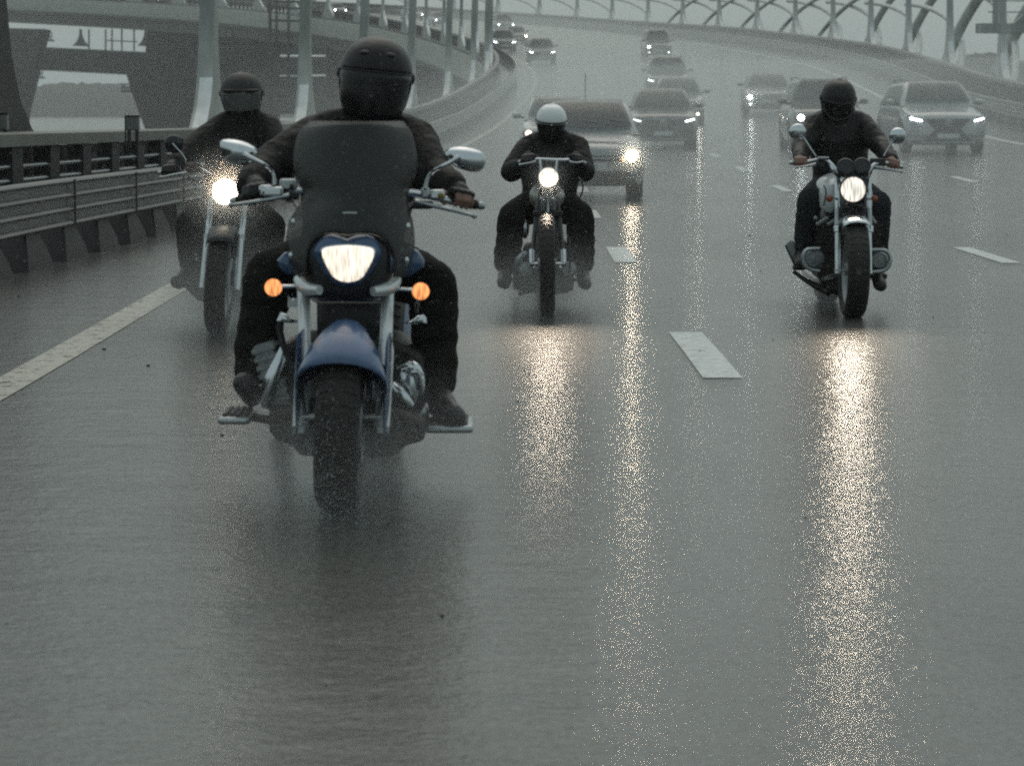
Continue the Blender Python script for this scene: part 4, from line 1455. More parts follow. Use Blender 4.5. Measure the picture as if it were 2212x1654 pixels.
# mirrors
for out, stem, lab in (([(412, 712), (418, 698), (432, 689), (465, 686), (505, 689), (548, 698), (590, 713), (628, 735), (650, 756), (656, 778), (648, 805), (622, 836), (590, 850), (555, 855), (510, 850), (470, 838), (438, 818), (420, 785), (412, 745)], [(560, 785), (590, 800), (640, 822), (700, 850), (735, 880), (752, 920), (757, 975)], 0),
                       ([(1833, 790), (1840, 765), (1860, 746), (1895, 736), (1930, 733), (1975, 736), (2020, 746), (2060, 760), (2085, 778), (2099, 808), (2096, 840), (2085, 870), (2064, 888), (2040, 897), (2005, 896), (1975, 889), (1935, 876), (1900, 860), (1868, 840), (1845, 818)], [(1935, 800), (1905, 815), (1880, 832), (1800, 868), (1755, 895), (1728, 940), (1715, 1000)], 1)):
    mo = MB().bulge([c5(x, y, .56) for x, y in out], .045, .012).build('mirror', 'chrome', b1)
    MB().bulge([c5(sum(p[0] for p in out) / len(out) + (x - sum(p[0] for p in out) / len(out)) * .93, sum(p[1] for p in out) / len(out) + (y - sum(p[1] for p in out) / len(out)) * .9, .573) for x, y in out], .001, .003).build('glass', 'mirrorglass', mo)
    MB().tube([c5(x, y, .515 + (.05 if i > 3 else 0)) for i, (x, y) in enumerate(stem)], [.013, .011] + [.0075] * (len(stem) - 3) + [.009], 10, smooth=2).build('stem', 'chrome', mo)
# handlebar and controls
for pts, mm in (([c5(780, 1010, .60), c5(860, 1008, .65), c5(925, 1012, .68)], 'chrome'), ([c5(925, 1012, .68), c5(1000, 1060, .70), c5(1100, 1130, .72), c5(1420, 1130, .72), c5(1520, 1070, .70), c5(1590, 1022, .68)], 'blackmetal'), ([c5(1590, 1022, .68), c5(1660, 1030, .65), c5(1745, 1045, .60), c5(1900, 1085, .62)], 'chrome')):
    MB().tube(pts, .0145, 12, smooth=2).build('handlebar', mm, b1)
gL0, gL1 = c5(770, 1020, .62), c5(520, 1075, .68)
gR0, gR1 = c5(1850, 1065, .62), c5(2045, 1105, .66)
grip(b1, gL0, gL1, .018, [c5(850, 1045, .55), c5(760, 1062, .54), c5(600, 1090, .52), c5(480, 1105, .52)])
grip(b1, gR0, gR1, .018, [c5(1650, 1085, .55), c5(1760, 1110, .54), c5(1900, 1140, .53), c5(2025, 1175, .53)])
for (c, sz, nm, mm) in ((c5(750, 1018, .57), (.075, .07, .035), 'lever_clamp', 'chrome'), (c5(705, 1010, .57), (.05, .06, .038), 'lever_clamp', 'chrome'), (c5(845, 975, .62), (.062, .06, .042), 'fluid_reservoir', 'steel'),
                       (c5(1790, 1038, .59), (.058, .06, .036), 'switch_housing', 'chrome'), (c5(1715, 1030, .59), (.034, .055, .040), 'mirror_clamp', 'steel'),
                       (c5(850, 1045, .6), (.07, .05, .03), 'switch_housing', 'plastic'), (c5(1690, 1105, .57), (.085, .05, .028), 'cable_block', 'plastic')):
    MB().box(c, sz).build(nm, mm, b1, bevel=.009)
MB().ell(c5(1812, 1045, .555), (.012, .006, .010), None, 12, 8).build('switch_button', mat('yellow_button', (.25, .19, .03), .4), b1)
MB().ell(c5(865, 988, .585), (.008, .006, .011), None, 12, 8).build('sight_glass', 'plastic', b1)
hose(b1, [c5(840, 1080, .58), c5(880, 1075, .5), c5(900, 1120, .4), c5(960, 1200, .35)], .007)
hose(b1, [c5(1650, 1090, .55), c5(1600, 1110, .45), c5(1560, 1180, .38)], .007)
# tank, side covers, seat
MB().ell(c6(720, 300, .95), (.195, .34, .13), None, 28, 18).build('tank', 'blue', b1)
for pts in ([(352, 225), (390, 185), (440, 175), (470, 260), (465, 310), (400, 300), (362, 262)], [(985, 175), (1040, 150), (1085, 175), (1120, 225), (1118, 262), (1050, 310), (980, 320)]):
    MB().bulge([c6(x, y, .66) for x, y in pts], .04, .18).build('tank_flank', 'blue', b1)
MB().ell(V((O1.x + .05, O1.y + 1.30, .72)), (.17, .36, .07), None, 20, 12).build('seat', 'leather', b1)
MB().bulge([V((rear1.x + x, rear1.y + .1, z)) for x, z in ((-.13, .2), (-.14, .6), (-.09, .72), (.09, .72), (.14, .6), (.13, .2))], .3, .3).build('rear_mudguard', 'blue', b1)
# engine
e = MB()
e.prism([c6(340, 700, .60), c6(450, 640, .6), c6(960, 640, .6), c6(1110, 720, .60), c6(1125, 1000, .60), c6(1000, 1080, .60), c6(440, 1080, .60), c6(310, 1010, .60)], (0, .45, 0))
e.build('engine', 'engine', b1, bevel=.02)
q = MB()
q.prism([c6(*p, .38) for p in ((305, 1005), (445, 1000), (990, 1000), (1128, 1070), (1120, 1165), (1010, 1195), (985, 1240), (880, 1255), (470, 1245), (430, 1190), (350, 1165), (312, 1120))], (0, .5, 0))
q.build('engine_guard', 'engine', b1, bevel=.02)
q = MB()
engine_fins(q, c6(335, 830, .62), .085, .17, .25, 8, Matrix.Rotation(-.28, 3, 'Y'))
q.build('cylinder', 'alu', b1)
MB().tube([c6(395, 690, .52), c6(345, 800, .50), c6(305, 905, .5), c6(300, 985, .52)], [.022, .03, .026, .02], 14, smooth=1).build('cylinder_cover', 'chrome', b1)
MB().tube([c6(360, 560, .45), c6(390, 690, .42), c6(440, 790, .40)], .012, 8, smooth=1).build('down_tube', 'blackmetal', b1)
q = MB().bulge([c6(1050 + 75 * math.cos(a), 870 + 130 * math.sin(a), .55) for a in [2 * PI * k / 24 for k in range(24)]], .05, .1)
q.build('crankcase_cover', 'chrome', b1)
q = MB()
for k in range(4):
    q.tube([c6(985 + 22 * k, 790 + 6 * k, .50 - .01 * k), c6(1045 + 14 * k, 760 + 14 * k, .47), c6(1105, 820 + 30 * k, .50)], .010, 8, smooth=1)
q.tube([c6(960, 880, .48), c6(1010, 930, .44), c6(1040, 980, .46)], .020, 10, smooth=1)
q.build('exhaust_header', 'chrome', b1)
MB().prism([c6(1080, 1040, .52), c6(1128, 1020, .52), c6(1128, 975, .52)], (0, .02, 0)).build('heel_plate', 'chrome', b1)
MB().tube([c6(470, 1150, .55), c6(400, 1140, .9), c6(380, 1080, 1.5), c6(372, 1060, 2.0)], [.03, .035, .045, .048], 14, smooth=1).build('exhaust', 'steel', b1)
# auxiliary brackets, horns
for pts in ([(350, 540), (372, 492), (400, 500), (425, 535), (460, 540), (458, 552), (420, 552), (380, 548)], [(1012, 552), (1060, 530), (1085, 510), (1112, 505), (1128, 522), (1132, 552), (1090, 556), (1050, 558)]):
    MB().bulge([c6(x, y, .36) for x, y in pts], .02, .03).build('horn', 'chrome', b1)
MB().prism([c6(*p, .33) for p in ((407, 470), (410, 408), (432, 440), (455, 418), (465, 425), (465, 470))], (0, .004, 0)).build('reflector_plate', 'whitepaint', b1)
MB().tube([c6(1085, 440, .2), c6(1078, 490, .3)], .008, 8).build('horn_stem', 'chrome', b1)
MB().bulge([c6(x, y, .50) for x, y in ((560, 440), (900, 440), (900, 640), (560, 640))], .02, .08).build('radiator', 'grille', b1)
# footboards
for (x0, x1, y0, y1) in ((65, 232, 1005, 1068), (1130, 1378, 1050, 1112)):
    c = c6((x0 + x1) / 2, (y0 + y1) / 2, .62)
    w = (x1 - x0) * .415 / 597
    fb = MB().box(c, (w, .30, .028)).build('footboard', 'steel', b1, bevel=.012)
    q = MB()
    for k in range(4):
        q.box(c + V((-w * .3 + w * .2 * k, 0, .018)), (w * .15, .26, .012))
    q.build('rubber_pad', 'rubber', fb, bevel=.003)
MB().tube([c6(180, 870, .58), c6(300, 890, .52)], .010, 8).build('gear_lever', 'steel', b1)
MB().tube([c6(225, 1040, .62), c6(330, 1060, .66)], .016, 8).build('board_bracket', 'blackmetal', b1)
MB().tube([c6(1140, 1085, .62), c6(1040, 1075, .66)], .016, 8).build('board_bracket', 'blackmetal', b1)

J = dict(
    sL=c5(1025, 690, 1.13), sR=c5(1635, 715, 1.13), eL=c5(725, 855, .95), eR=c5(1760, 930, .95),
    wL=c5(600, 985, .76), wR=c5(1890, 985, .73),
    hL=c6(585, 240, 1.35), hR=c6(870, 240, 1.35), kL=c6(300, 330, .82), kR=c6(1160, 350, .82),
    aL=c6(215, 870, .72), aR=c6(1190, 930, .74), tL=c6(182, 850, .50), tR=c6(1265, 1010, .50),
    head=c5(1398, 330, 1.05))
J['gL0'], J['gL1'] = c5(700, 1035, .63), c5(590, 1058, .66)
J['gR0'], J['gR1'] = c5(1885, 1070, .62), c5(1985, 1092, .645)
J['kL'] = c6(315, 300, .85)
r1 = rider('person in a black jacket and dark open helmet with shield, riding the front blue cruiser', V((O1.x + .05, O1.y + 1.2, .7)), J, gloves='leather', jacket='jacket', bulk=1.13, gl_upto=1, cuff=.075, reach=(.02, .022, .018, 0))
rot = Matrix.Rotation(R(6), 3, 'Y') @ Matrix.Rotation(R(3), 3, 'Z')
h1 = helmet(r1, c5(1398, 300, 1.05), (.132, .150, .152), 'helmetblack', rot, 'open', 'darkvisor', .10, -.98)
def crown_trim(h, c, size, rot, x, r=.006):
    pts = []
    for k in range(15):
        a = R(25 + 130 * k / 14)
        q = math.sqrt(max(0, 1 - abs(x)**2.25))
        pts.append(c + rot @ V((size[0] * x, -size[1] * 1.02 * q * math.cos(a), size[2] * 1.015 * q * math.sin(a))))
    MB().tube(pts, r, 6, flat=.6).build('crown_trim', 'plastic', h)
for x in (-.42, .42):
    crown_trim(h1, c5(1398, 300, 1.05), (.132, .150, .152), rot, x)
for x in (-.35, .35):
    MB().ell(c5(1398, 300, 1.05) + rot @ V((.132 * x, -.120, .088)), (.020, .012, .010), rot, 12, 8).build('air_vent', 'plastic', h1)

# =================================================================== 2. rider on the right
D4 = 17.4
def cR(x, y, dy=0): return P(1657 + x * .3288, 159 + y * .3288, D4 + dy)
O4 = cR(563, 1600); O4.z = 0
b4 = thing('motorcycle', 'black and silver motorcycle with round mirrors and crash bars, on the right', 'motorcycle', O4, group='motorcycles')
wheel(b4, 'front_wheel', O4 + V((0, 0, .315)), .315, .070, (1, 0, -.01), .72, spokes=28, disc=1)
wheel(b4, 'rear_wheel', O4 + V((0, 1.45, .315)), .315, .075, (1, 0, -.01), .70, spokes=24)
for x in (462, 665):
    xb = x + (-2 if x < 500 else 3)
    f = MB().tube([cR(x - 6 if x < 500 else x + 2, 690, .36), cR(x, 1030, .19)], .0175, 14).build('fork_leg', 'chrome', b4)
    MB().tube([cR(x, 890, .25), cR(x, 1000, .19)], [.021, .023], 14).build('fork_sleeve', 'steel', f)
    MB().tube([cR(x, 1002, .185), cR(x, 1042, .175)], .031, 16).build('fork_collar', 'chrome', f)
    MB().tube([cR(x, 1040, .17), cR(xb + (2 if x < 500 else 0), 1318, .03)], [.0195, .0195], 14).build('lower_tube', 'fork', f)
MB().tube([cR(450, 1295, .03), cR(680, 1295, .03)], .011, 10).build('axle', 'steel', b4)
ax4 = O4 + V((0, 0, .315))
def arc4(c, sec, a0, a1, n=18):
    return [[c + V((x, -r * math.cos(R(a0 + (a1 - a0) * i / n)), r * math.sin(R(a0 + (a1 - a0) * i / n)))) for x, r in sec] for i in range(n + 1)]
MB().sheet(arc4(ax4, [(-.085, .30), (-.083, .325), (-.05, .345), (0, .352), (.05, .345), (.083, .325), (.085, .30)], 62, 165)).build('front_mudguard', 'chrome', b4, sharp=180, solid=.004)
M['lens4'] = lamp_mat('right_headlight_lens', (1.0, .92, .80), .30, 1.15, 70)
h4 = round_lamp(b4, cR(563, 762, .10), .086, 'lens4', 'blackmetal', 'chrome')
s4 = spot('headlight_bulb', h4, cR(563, 765, .055), (O4.x, O4.y - 2.1, .0), 56, 50, .08, (1, .84, .66), 1.0, 1.0)
indicator(b4, cR(408, 822, .15), .023, cR(462, 826, .2), 'amberdim')
indicator(b4, cR(705, 822, .15), .023, cR(650, 827, .2), 'amberdim')
for (x0, y0) in ((515, 610), (622, 606)):
    g_ = MB().lathe([(.001, .06), (.05, .055), (.058, .03), (.060, 0), (.05, -.008)], cR(x0, y0, .30), V((0, 1, -.5)), 24).build('gauge', 'plastic', b4)
    MB().lathe([(.001, -.003), (.052, -.003)], cR(x0, y0, .30), V((0, 1, -.5)), 24).build('gauge_face', 'grille', g_)
MB().box(cR(563, 655, .33), (.20, .05, .05)).build('fork_yoke', 'blackmetal', b4, bevel=.01)
MB().prism([cR(480, 860, .2), cR(650, 860, .2), cR(640, 960, .22), cR(490, 960, .22)], (0, .05, 0)).build('lower_yoke', 'blackmetal', b4, bevel=.01)
for x in (515, 610):
    MB().lathe([(.001, .04), (.03, .03), (.036, 0), (.033, -.008), (.02, -.002)], cR(x, 905, .17), (0, 1, 0), 20).build('horn', 'blackmetal', b4)
# tank
for pts in ([(342, 790), (348, 750), (375, 727), (440, 713), (455, 740), (455, 850), (440, 885), (418, 920), (380, 908), (348, 880)], [(655, 720), (680, 740), (690, 790), (688, 880), (672, 900), (655, 890)]):
    tk = MB().bulge([cR(x, y, .42) for x, y in pts], .05, .25).build('tank_flank', 'whitepaint', b4)
    xs = [p[0] for p in pts]
    if len(pts) > 8:
        MB().tube([cR(368, 735, .375), cR(384, 760, .368), cR(384, 800, .365), cR(368, 870, .372)], .004, 6, smooth=2).build('pin_stripe', 'plastic', tk)
MB().ell(O4 + V((-.05, .72, .80)), (.13, .30, .12), None, 24, 16).build('tank', 'whitepaint', b4)
MB().ell(O4 + V((-.04, 1.15, .78)), (.13, .36, .06), None, 18, 12).build('seat', 'leather', b4)
# bars
MB().tube([cR(190, 590, .52), cR(300, 575, .50), cR(365, 552, .46), cR(430, 600, .40), cR(480, 680, .37), cR(650, 680, .37), cR(690, 600, .40), cR(720, 590, .44), cR(800, 585, .5), cR(880, 612, .52)], .0115, 12, smooth=2).build('handlebar', 'chrome', b4)
grip(b4, cR(262, 592, .52), cR(170, 588, .54), .017, [cR(330, 590, .46), cR(280, 606, .44), cR(190, 618, .44)])
grip(b4, cR(775, 590, .52), cR(868, 612, .54), .017, [cR(690, 620, .46), cR(760, 626, .45), cR(880, 646, .45)])
MB().box(cR(365, 553, .44), (.075, .05, .012)).build('fluid_reservoir', 'steel', b4, bevel=.004)
MB().box(cR(725, 582, .46), (.10, .06, .05)).build('switch_housing', 'plastic', b4, bevel=.008)
MB().box(cR(345, 592, .47), (.06, .05, .035)).build('switch_housing', 'plastic', b4, bevel=.008)
for (cx_, cy_, r_, st, vein) in ((200, 388, .058, [(235, 420), (318, 545)], 0), (856, 413, .056, [(822, 445), (764, 542)], 1)):
    c = cR(cx_, cy_, .47)
    mo = MB().lathe([(.001, -.030), (r_ * .4, -.027), (r_ * .75, -.018), (r_ * .95, -.004), (r_, .012), (r_ * .92, .018), (.001, .016)], c, V((0, 1, .25)), 30).build('mirror', 'chrome', b4)
    MB().lathe([(.001, .018), (r_ * .9, .018)], c, V((0, 1, .25)), 24).build('glass', 'mirrorglass', mo)
    MB().tube([cR(*st[0], .46), cR(*st[1], .47)], [.0075, .0065], 8).build('stem', 'chrome', mo)
hose(b4, [cR(400, 590, .44), cR(430, 640, .35), cR(470, 690, .3), cR(485, 740, .28)], .008)
MB().tube([cR(415, 600, .38), cR(438, 650, .36), cR(478, 685, .33)], .012, 8, smooth=1).build('brake_line', 'chrome', b4)
hose(b4, [cR(690, 620, .44), cR(670, 680, .34), cR(645, 700, .3), cR(655, 780, .28)], .008)
# engine, bars, exhausts
q = MB()
q.prism([cR(*p, .50) for p in ((330, 960), (700, 960), (700, 1330), (640, 1400), (470, 1460), (390, 1440), (330, 1330))], (0, .4, 0))
q.build('engine', 'engine', b4, bevel=.03)
q = MB()
engine_fins(q, cR(390, 1080, .55), .16, .16, .20, 7)
q.build('cylinder', 'engine', b4)
q = MB()
engine_fins(q, cR(690, 1080, .55), .10, .16, .20, 7)
q.build('cylinder', 'engine', b4)
for (cx_, cy_, r_) in ((300, 1215, .075), (735, 1225, .07)):
    MB().lathe([(.001, -.03), (r_ * .7, -.025), (r_, 0), (r_, .1), (.001, .1)], cR(cx_, cy_, .48), (0, 1, 0), 22).build('crankcase_cover', 'alu', b4)
q = MB()
for k in range(9):
    q.ell(cR(318 + 14 * k, 950 + (k * 37) % 46, .44), (.016, .016, .016), None, 8, 6)
q.build('carburettor', 'alu', b4)
q = MB()
for k in range(3):
    q.ell(cR(685 + 9 * k, 950 + 14 * k, .44), (.016, .016, .016), None, 8, 6)
q.build('carburettor', 'alu', b4)
for pts in ([(345, 1150), (275, 1152), (250, 1165), (238, 1195), (236, 1240), (250, 1268), (290, 1292), (345, 1298)], [(670, 1158), (750, 1158), (785, 1168), (806, 1195), (808, 1235), (790, 1278), (750, 1300), (670, 1305)]):
    MB().tube([cR(x, y, .42) for x, y in pts], .0145, 10, smooth=1).build('crash_bar', 'steel', b4)
MB().tube([cR(430, 1330, .35), cR(340, 1360, .6), cR(300, 1330, 1.0), cR(250, 1290, 1.9)], [.02, .022, .03, .035], 12, smooth=1).build('exhaust', 'steel', b4)
MB().prism([cR(*p, .75) for p in ((115, 1128), (150, 1092), (205, 1120), (208, 1230), (178, 1258))], (0, .03, 0)).build('side_plate', 'alu', b4, bevel=.008)
MB().tube([cR(118, 1130, .74), cR(180, 1262, .72)], .006, 8).build('plate_edge', 'plastic', b4)
MB().box(cR(205, 1275, .66), (.075, .09, .03)).build('footpeg', 'rubber', b4, bevel=.006)
MB().tube([cR(170, 1300, .62), cR(240, 1350, .6), cR(320, 1398, .58), cR(420, 1440, .56)], [.012, .016, .022, .03], 10).build('side_stand', 'blackmetal', b4)
MB().box(cR(745, 1330, .66), (.075, .09, .03)).build('footpeg', 'rubber', b4, bevel=.006)
MB().bulge([O4 + V((x - .02, 1.40, z)) for x, z in ((-.09, .3), (-.09, .62), (-.05, .68), (.05, .68), (.09, .62), (.09, .3))], .3, .25).build('rear_mudguard', 'blackmetal', b4)
J = dict(
    sL=cR(318, 345, 1.0), sR=cR(622, 348, 1.0), eL=cR(225, 480, .86), eR=cR(725, 462, .86), wL=cR(222, 560, .62), wR=cR(815, 565, .62),
    hL=cR(385, 760, 1.12), hR=cR(560, 770, 1.12), kL=cR(278, 830, .62), kR=cR(730, 860, .62),
    aL=cR(228, 1195, .74), aR=cR(722, 1290, .74), tL=cR(222, 1235, .58), tR=cR(735, 1375, .55), head=cR(465, 190, .95))
J['gL0'], J['gL1'] = cR(252, 588, .52), cR(180, 586, .53)
J['gR0'], J['gR1'] = cR(790, 592, .52), cR(855, 608, .53)
r4 = rider('person in a black leather jacket and jeans with bare hands, riding on the right', V((O4.x - .05, O4.y + 1.1, .75)), J, gloves=None, jacket='leather', trousers='denim', bulk=1.04)
rot = Matrix.Rotation(R(4), 3, 'Y') @ Matrix.Rotation(R(16), 3, 'X')
h4_ = helmet(r4, cR(465, 165, .95), (.113, .135, .128), 'helmetblack', rot, 'open', 'darkvisor', .05, -.95)
for x in (-.45, .45):
    crown_trim(h4_, cR(465, 165, .95), (.113, .135, .128), rot, x, .004)
MB().tube([cR(372, 200, .86), cR(366, 240, .86), cR(420, 300, .84), cR(480, 310, .83), cR(540, 285, .84), cR(572, 230, .86)], .006, 8, smooth=1).build('chin_strap', 'plastic', r4)

# =================================================================== 3. rider with the white helmet
D3 = 17.6
def cM(x, y, dy=0): return P(1054.5 + x * .3036, 200.9 + y * .3036, D3 + dy)
O3 = cM(415, 1580); O3.z = 0
b3 = thing('motorcycle', 'lean black chopper with exposed fork springs and a lit round headlight, in the centre', 'motorcycle', O3, group='motorcycles')
wheel(b3, 'front_wheel', O3 + V((0, 0, .335)), .335, .050, (1, 0, .01), .76, spokes=32)
wheel(b3, 'rear_wheel', O3 + V((.0, 1.5, .325)), .325, .07, (1, 0, .01), .70, spokes=24)
for s, x in ((-1, 310), (1, 535)):
    f = MB().tube([cM(372 if s < 0 else 470, 690, .42), cM(340 if s < 0 else 505, 860, .30), cM(x, 1190, .04), cM(x + 2, 1225, .0)], [.012, .014, .015, .015], 12).build('fork_leg', 'blackmetal', b3)
    MB().tube([cM(x - 2, 1120, .07), cM(x, 1215, .0)], .018, 12).build('lower_tube', 'chrome', f)
MB().tube([cM(300, 1215, 0), cM(545, 1215, 0)], .010, 10).build('axle', 'chrome', b3)
for x in (386, 462):
    q = MB()
    pts = []
    for k in range(10 * 14 + 1):
        a = 2 * PI * k / 14
        t = k / 140
        c = cM(x, 735, .32).lerp(cM(x + (2 if x > 400 else 2), 832, .29), t)
        pts.append(c + V((.0165 * math.cos(a), .0165 * math.sin(a), 0)))
    q.tube(pts, .0036, 5)
    q.build('fork_spring', 'chrome', b3)
    MB().tube([cM(x, 720, .32), cM(x + 1, 900, .27)], .0095, 10).build('spring_rod', 'blackmetal', b3)
    MB().tube([cM(x, 866, .275), cM(x, 892, .27)], .006, 8).build('spring_nut', 'chrome', b3)
MB().box(cM(424, 858, .29), (.20, .05, .035)).build('fork_rocker', 'blackmetal', b3, bevel=.008)
MB().tube([cM(427, 640, .25), cM(424, 760, .30), cM(424, 900, .26)], .011, 8).build('centre_rod', 'steel', b3)
M['lens3'] = lamp_mat('centre_headlight_lens', (1.0, .88, .72), .6, 1.9, 70)
h3 = round_lamp(b3, cM(427, 603, .22), .066, 'lens3', 'chrome', 'chrome')
s3 = spot('headlight_bulb', h3, cM(427, 603, .175), (O3.x, O3.y - 1.55, .0), 80, 46, .06, (1, .82, .64), 1.0, 1.0)
MB().ell(cM(417, 735, .75), (.122, .28, .105), None, 26, 18).build('tank', mat('tank_steel', (.36, .35, .32), .35, .3, var=.3, vscale=12), b3)
MB().ell(O3 + V((.0, 1.2, .70)), (.12, .25, .05), None, 18, 12).build('seat', 'leather', b3)
MB().tube([cM(285, 480, .58), cM(330, 476, .54), cM(360, 472, .50), cM(525, 480, .50), cM(575, 476, .54), cM(640, 490, .60)], .0115, 12, smooth=1).build('handlebar', 'chrome', b3)
for x in (368, 488):
    MB().tube([cM(x, 480, .50), cM(x + (8 if x < 400 else -8), 560, .42), cM(x + 10 if x < 400 else x - 10, 640, .38)], .0105, 10).build('riser', 'steel', b3)
grip(b3, cM(325, 478, .55), cM(235, 490, .62), .0165, [cM(340, 490, .50), cM(290, 500, .50), cM(225, 512, .52)])
grip(b3, cM(585, 478, .55), cM(672, 498, .62), .0165, [cM(575, 490, .50), cM(620, 500, .50), cM(668, 492, .52)])
hose(b3, [cM(640, 600, .5), cM(672, 640, .45), cM(672, 700, .45), cM(640, 770, .5), cM(600, 820, .55)], .006)
q = MB()
q.prism([cM(*p, .5) for p in ((250, 1090), (560, 1060), (600, 1180), (610, 1380), (560, 1430), (280, 1420), (180, 1400), (170, 1330), (240, 1230))], (0, .45, 0))
q.build('engine', 'engine', b3, bevel=.025)
q = MB()
engine_fins(q, cM(400, 1010, .66), .15, .17, .24, 9, Matrix.Rotation(.2, 3, 'X'))
q.build('cylinder', 'alu', b3)
q = MB()
engine_fins(q, cM(430, 1010, .95), .15, .17, .24, 9, Matrix.Rotation(-.2, 3, 'X'))
q.build('cylinder', 'alu', b3)
MB().ell(cM(258, 960, .64), (.032, .07, .075), None, 18, 12).build('air_cleaner', 'chrome', b3)
for (cx_, cy_, r_, mm) in ((270, 1260, .055, 'alu'), (572, 1255, .055, 'alu'), (330, 1240, .02, 'chrome'), (505, 1240, .022, 'chrome')):
    MB().lathe([(.001, -.03), (r_ * .7, -.025), (r_, 0), (r_, .1), (.001, .1)], cM(cx_, cy_, .46), (0, 1, 0), 20).build('engine_cover', mm, b3)
MB().tube([cM(300, 1120, .55), cM(240, 1150, .50), cM(205, 1200, .5), cM(195, 1290, .6), cM(195, 1380, 1.0), cM(190, 1370, 1.8)], [.022, .023, .024, .024, .026, .032], 12, smooth=2).build('exhaust', 'steel', b3)
MB().tube([cM(560, 1000, .5), cM(585, 1070, .42), cM(580, 1200, .40), cM(580, 1290, .42)], .007, 8, smooth=1).build('brake_line', 'plastic', b3)
MB().tube([cM(160, 1330, .55), cM(250, 1330, .6)], .010, 8).build('footpeg', 'blackmetal', b3)
MB().tube([cM(600, 1330, .6), cM(690, 1330, .55)], .010, 8).build('footpeg', 'blackmetal', b3)
MB().box(cM(630, 1300, .54), (.02, .05, .05)).build('brake_pedal', 'chrome', b3, bevel=.004)
q = MB()
for k in range(16):
    q.ell(cM(200 + 26 * k, 1375 + (k * 53) % 60, .47), (.014, .02, .016), None, 8, 6)
q.build('engine_bolt', 'engine', b3)
MB().prism([cM(*p, .30) for p in ((370, 960), (385, 925), (420, 915), (455, 925), (470, 960), (470, 1060), (370, 1060))], (0, .06, 0)).build('oil_cooler', mat('oil_cooler', (.06, .06, .055), .5, .3), b3, bevel=.012)
J = dict(
    sL=cM(290, 395, .98), sR=cM(625, 398, .98), eL=cM(162, 560, .80), eR=cM(685, 560, .80), wL=cM(252, 520, .66), wR=cM(632, 515, .66),
    hL=cM(330, 800, 1.1), hR=cM(520, 800, 1.1), kL=cM(170, 870, .62), kR=cM(650, 870, .62), aL=cM(122, 1262, .60), aR=cM(668, 1265, .60),
    tL=cM(105, 1335, .40), tR=cM(680, 1340, .40), head=cM(448, 240, .93))
J['gL0'], J['gL1'] = cM(322, 478, .56), cM(252, 486, .60)
J['gR0'], J['gR1'] = cM(588, 478, .56), cM(655, 492, .60)
r3 = rider('person in a white open helmet and black jacket with elbows out, on the centre chopper', V((O3.x + .02, O3.y + 1.1, .70)), J, gloves='leather', bulk=1.10, cuff=.088)
rot = Matrix.Rotation(R(2), 3, 'Y') @ Matrix.Rotation(R(10), 3, 'X')
hm = helmet(r3, cM(448, 200, .93), (.098, .118, .112), 'helmetwhite', rot, 'open', 'darkvisor', .0, -1.15)
MB().tube([cM(448, 206, .93) + rot @ V((.104 * math.cos(PI + PI * k / 20), .124 * math.sin(PI + PI * k / 20), 0)) for k in range(21)], .013, 8, flat=.5).build('visor_band', 'plastic', hm)
for k in (3, 10, 17):
    MB().ell(cM(448, 206, .93) + rot @ V((.117 * math.cos(PI + PI * k / 20), .137 * math.sin(PI + PI * k / 20), 0)), (.006, .004, .006), None, 8, 6).build('snap_button', 'chrome', hm)

# =================================================================== 4. rider on the left behind the cruiser
D2 = 16.2
def cL(x, y, dy=0): return P(334.8 + x * .3036, 251 + y * .3036, D2 + dy)
def cH(x, y, dy=0): return P(451.9 + x * .172, 66.95 + y * .172, D2 + dy)
O2 = cL(440, 1545); O2.z = 0
b2 = thing('motorcycle', 'black motorcycle with a glaring round headlight, on the left behind the blue cruiser', 'motorcycle', O2, group='motorcycles')
LEAN2 = V((1, 0, -.075)).normalized()
wheel(b2, 'front_wheel', O2 + V((.022, 0, .315)), .315, .062, LEAN2, .70, disc=2)
wheel(b2, 'rear_wheel', O2 + V((.05, 1.42, .315)), .315, .08, LEAN2, .68)
for pts in ([(395, 600), (383, 740), (378, 865), (360, 900), (337, 1228)], [(645, 600), (630, 740), (612, 870), (608, 900), (580, 1242)]):
    f = MB().tube([cL(*pts[0], .34), cL(*pts[2], .19)], .0175, 14).build('fork_leg', 'steel', b2)
    MB().tube([cL(*pts[1], .24), cL(*pts[2], .19)], [.017, .022], 14).build('fork_sleeve', 'chrome', f)
    MB().tube([cL(pts[2][0] - 2, pts[2][1] - 20, .19), cL(pts[2][0] - 4, pts[2][1] + 20, .175)], .027, 14).build('fork_collar', 'steel', f)
    MB().tube([cL(pts[2][0] - 5, pts[2][1] + 10, .17), cL(*pts[4], .02)], .0215, 14).build('lower_tube', 'fork', f)
MB().sheet([[O2 + V((.022, 0, .315)) + V((x + .075 * r * math.sin(R(a)) * 1.0, -r * math.cos(R(a)), r * math.sin(R(a)))) for x, r in ((-.078, .29), (-.075, .325), (-.03, .342), (.03, .342), (.075, .325), (.078, .29))] for a in range(48, 166, 8)]).build('front_mudguard', 'blackmetal', b2, sharp=180, solid=.004)
MB().box(cL(495, 880, .19), (.22, .05, .05)).build('fork_yoke', 'blackmetal', b2, bevel=.01)
MB().box(cL(466, 886, .155), (.018, .006, .006)).build('yoke_badge', 'chrome', b2)
M['lens2'] = lamp_mat('left_headlight_lens', (1.0, .86, .68), 3.5, 6.0, 60)
h2 = round_lamp(b2, cL(500, 540, .12), .080, 'lens2', 'chrome', 'blackmetal')
s2 = spot('headlight_bulb', h2, cL(500, 540, .075), (O2.x, O2.y - 4.0, .0), 1.6, 14, .06, (1, .80, .60))
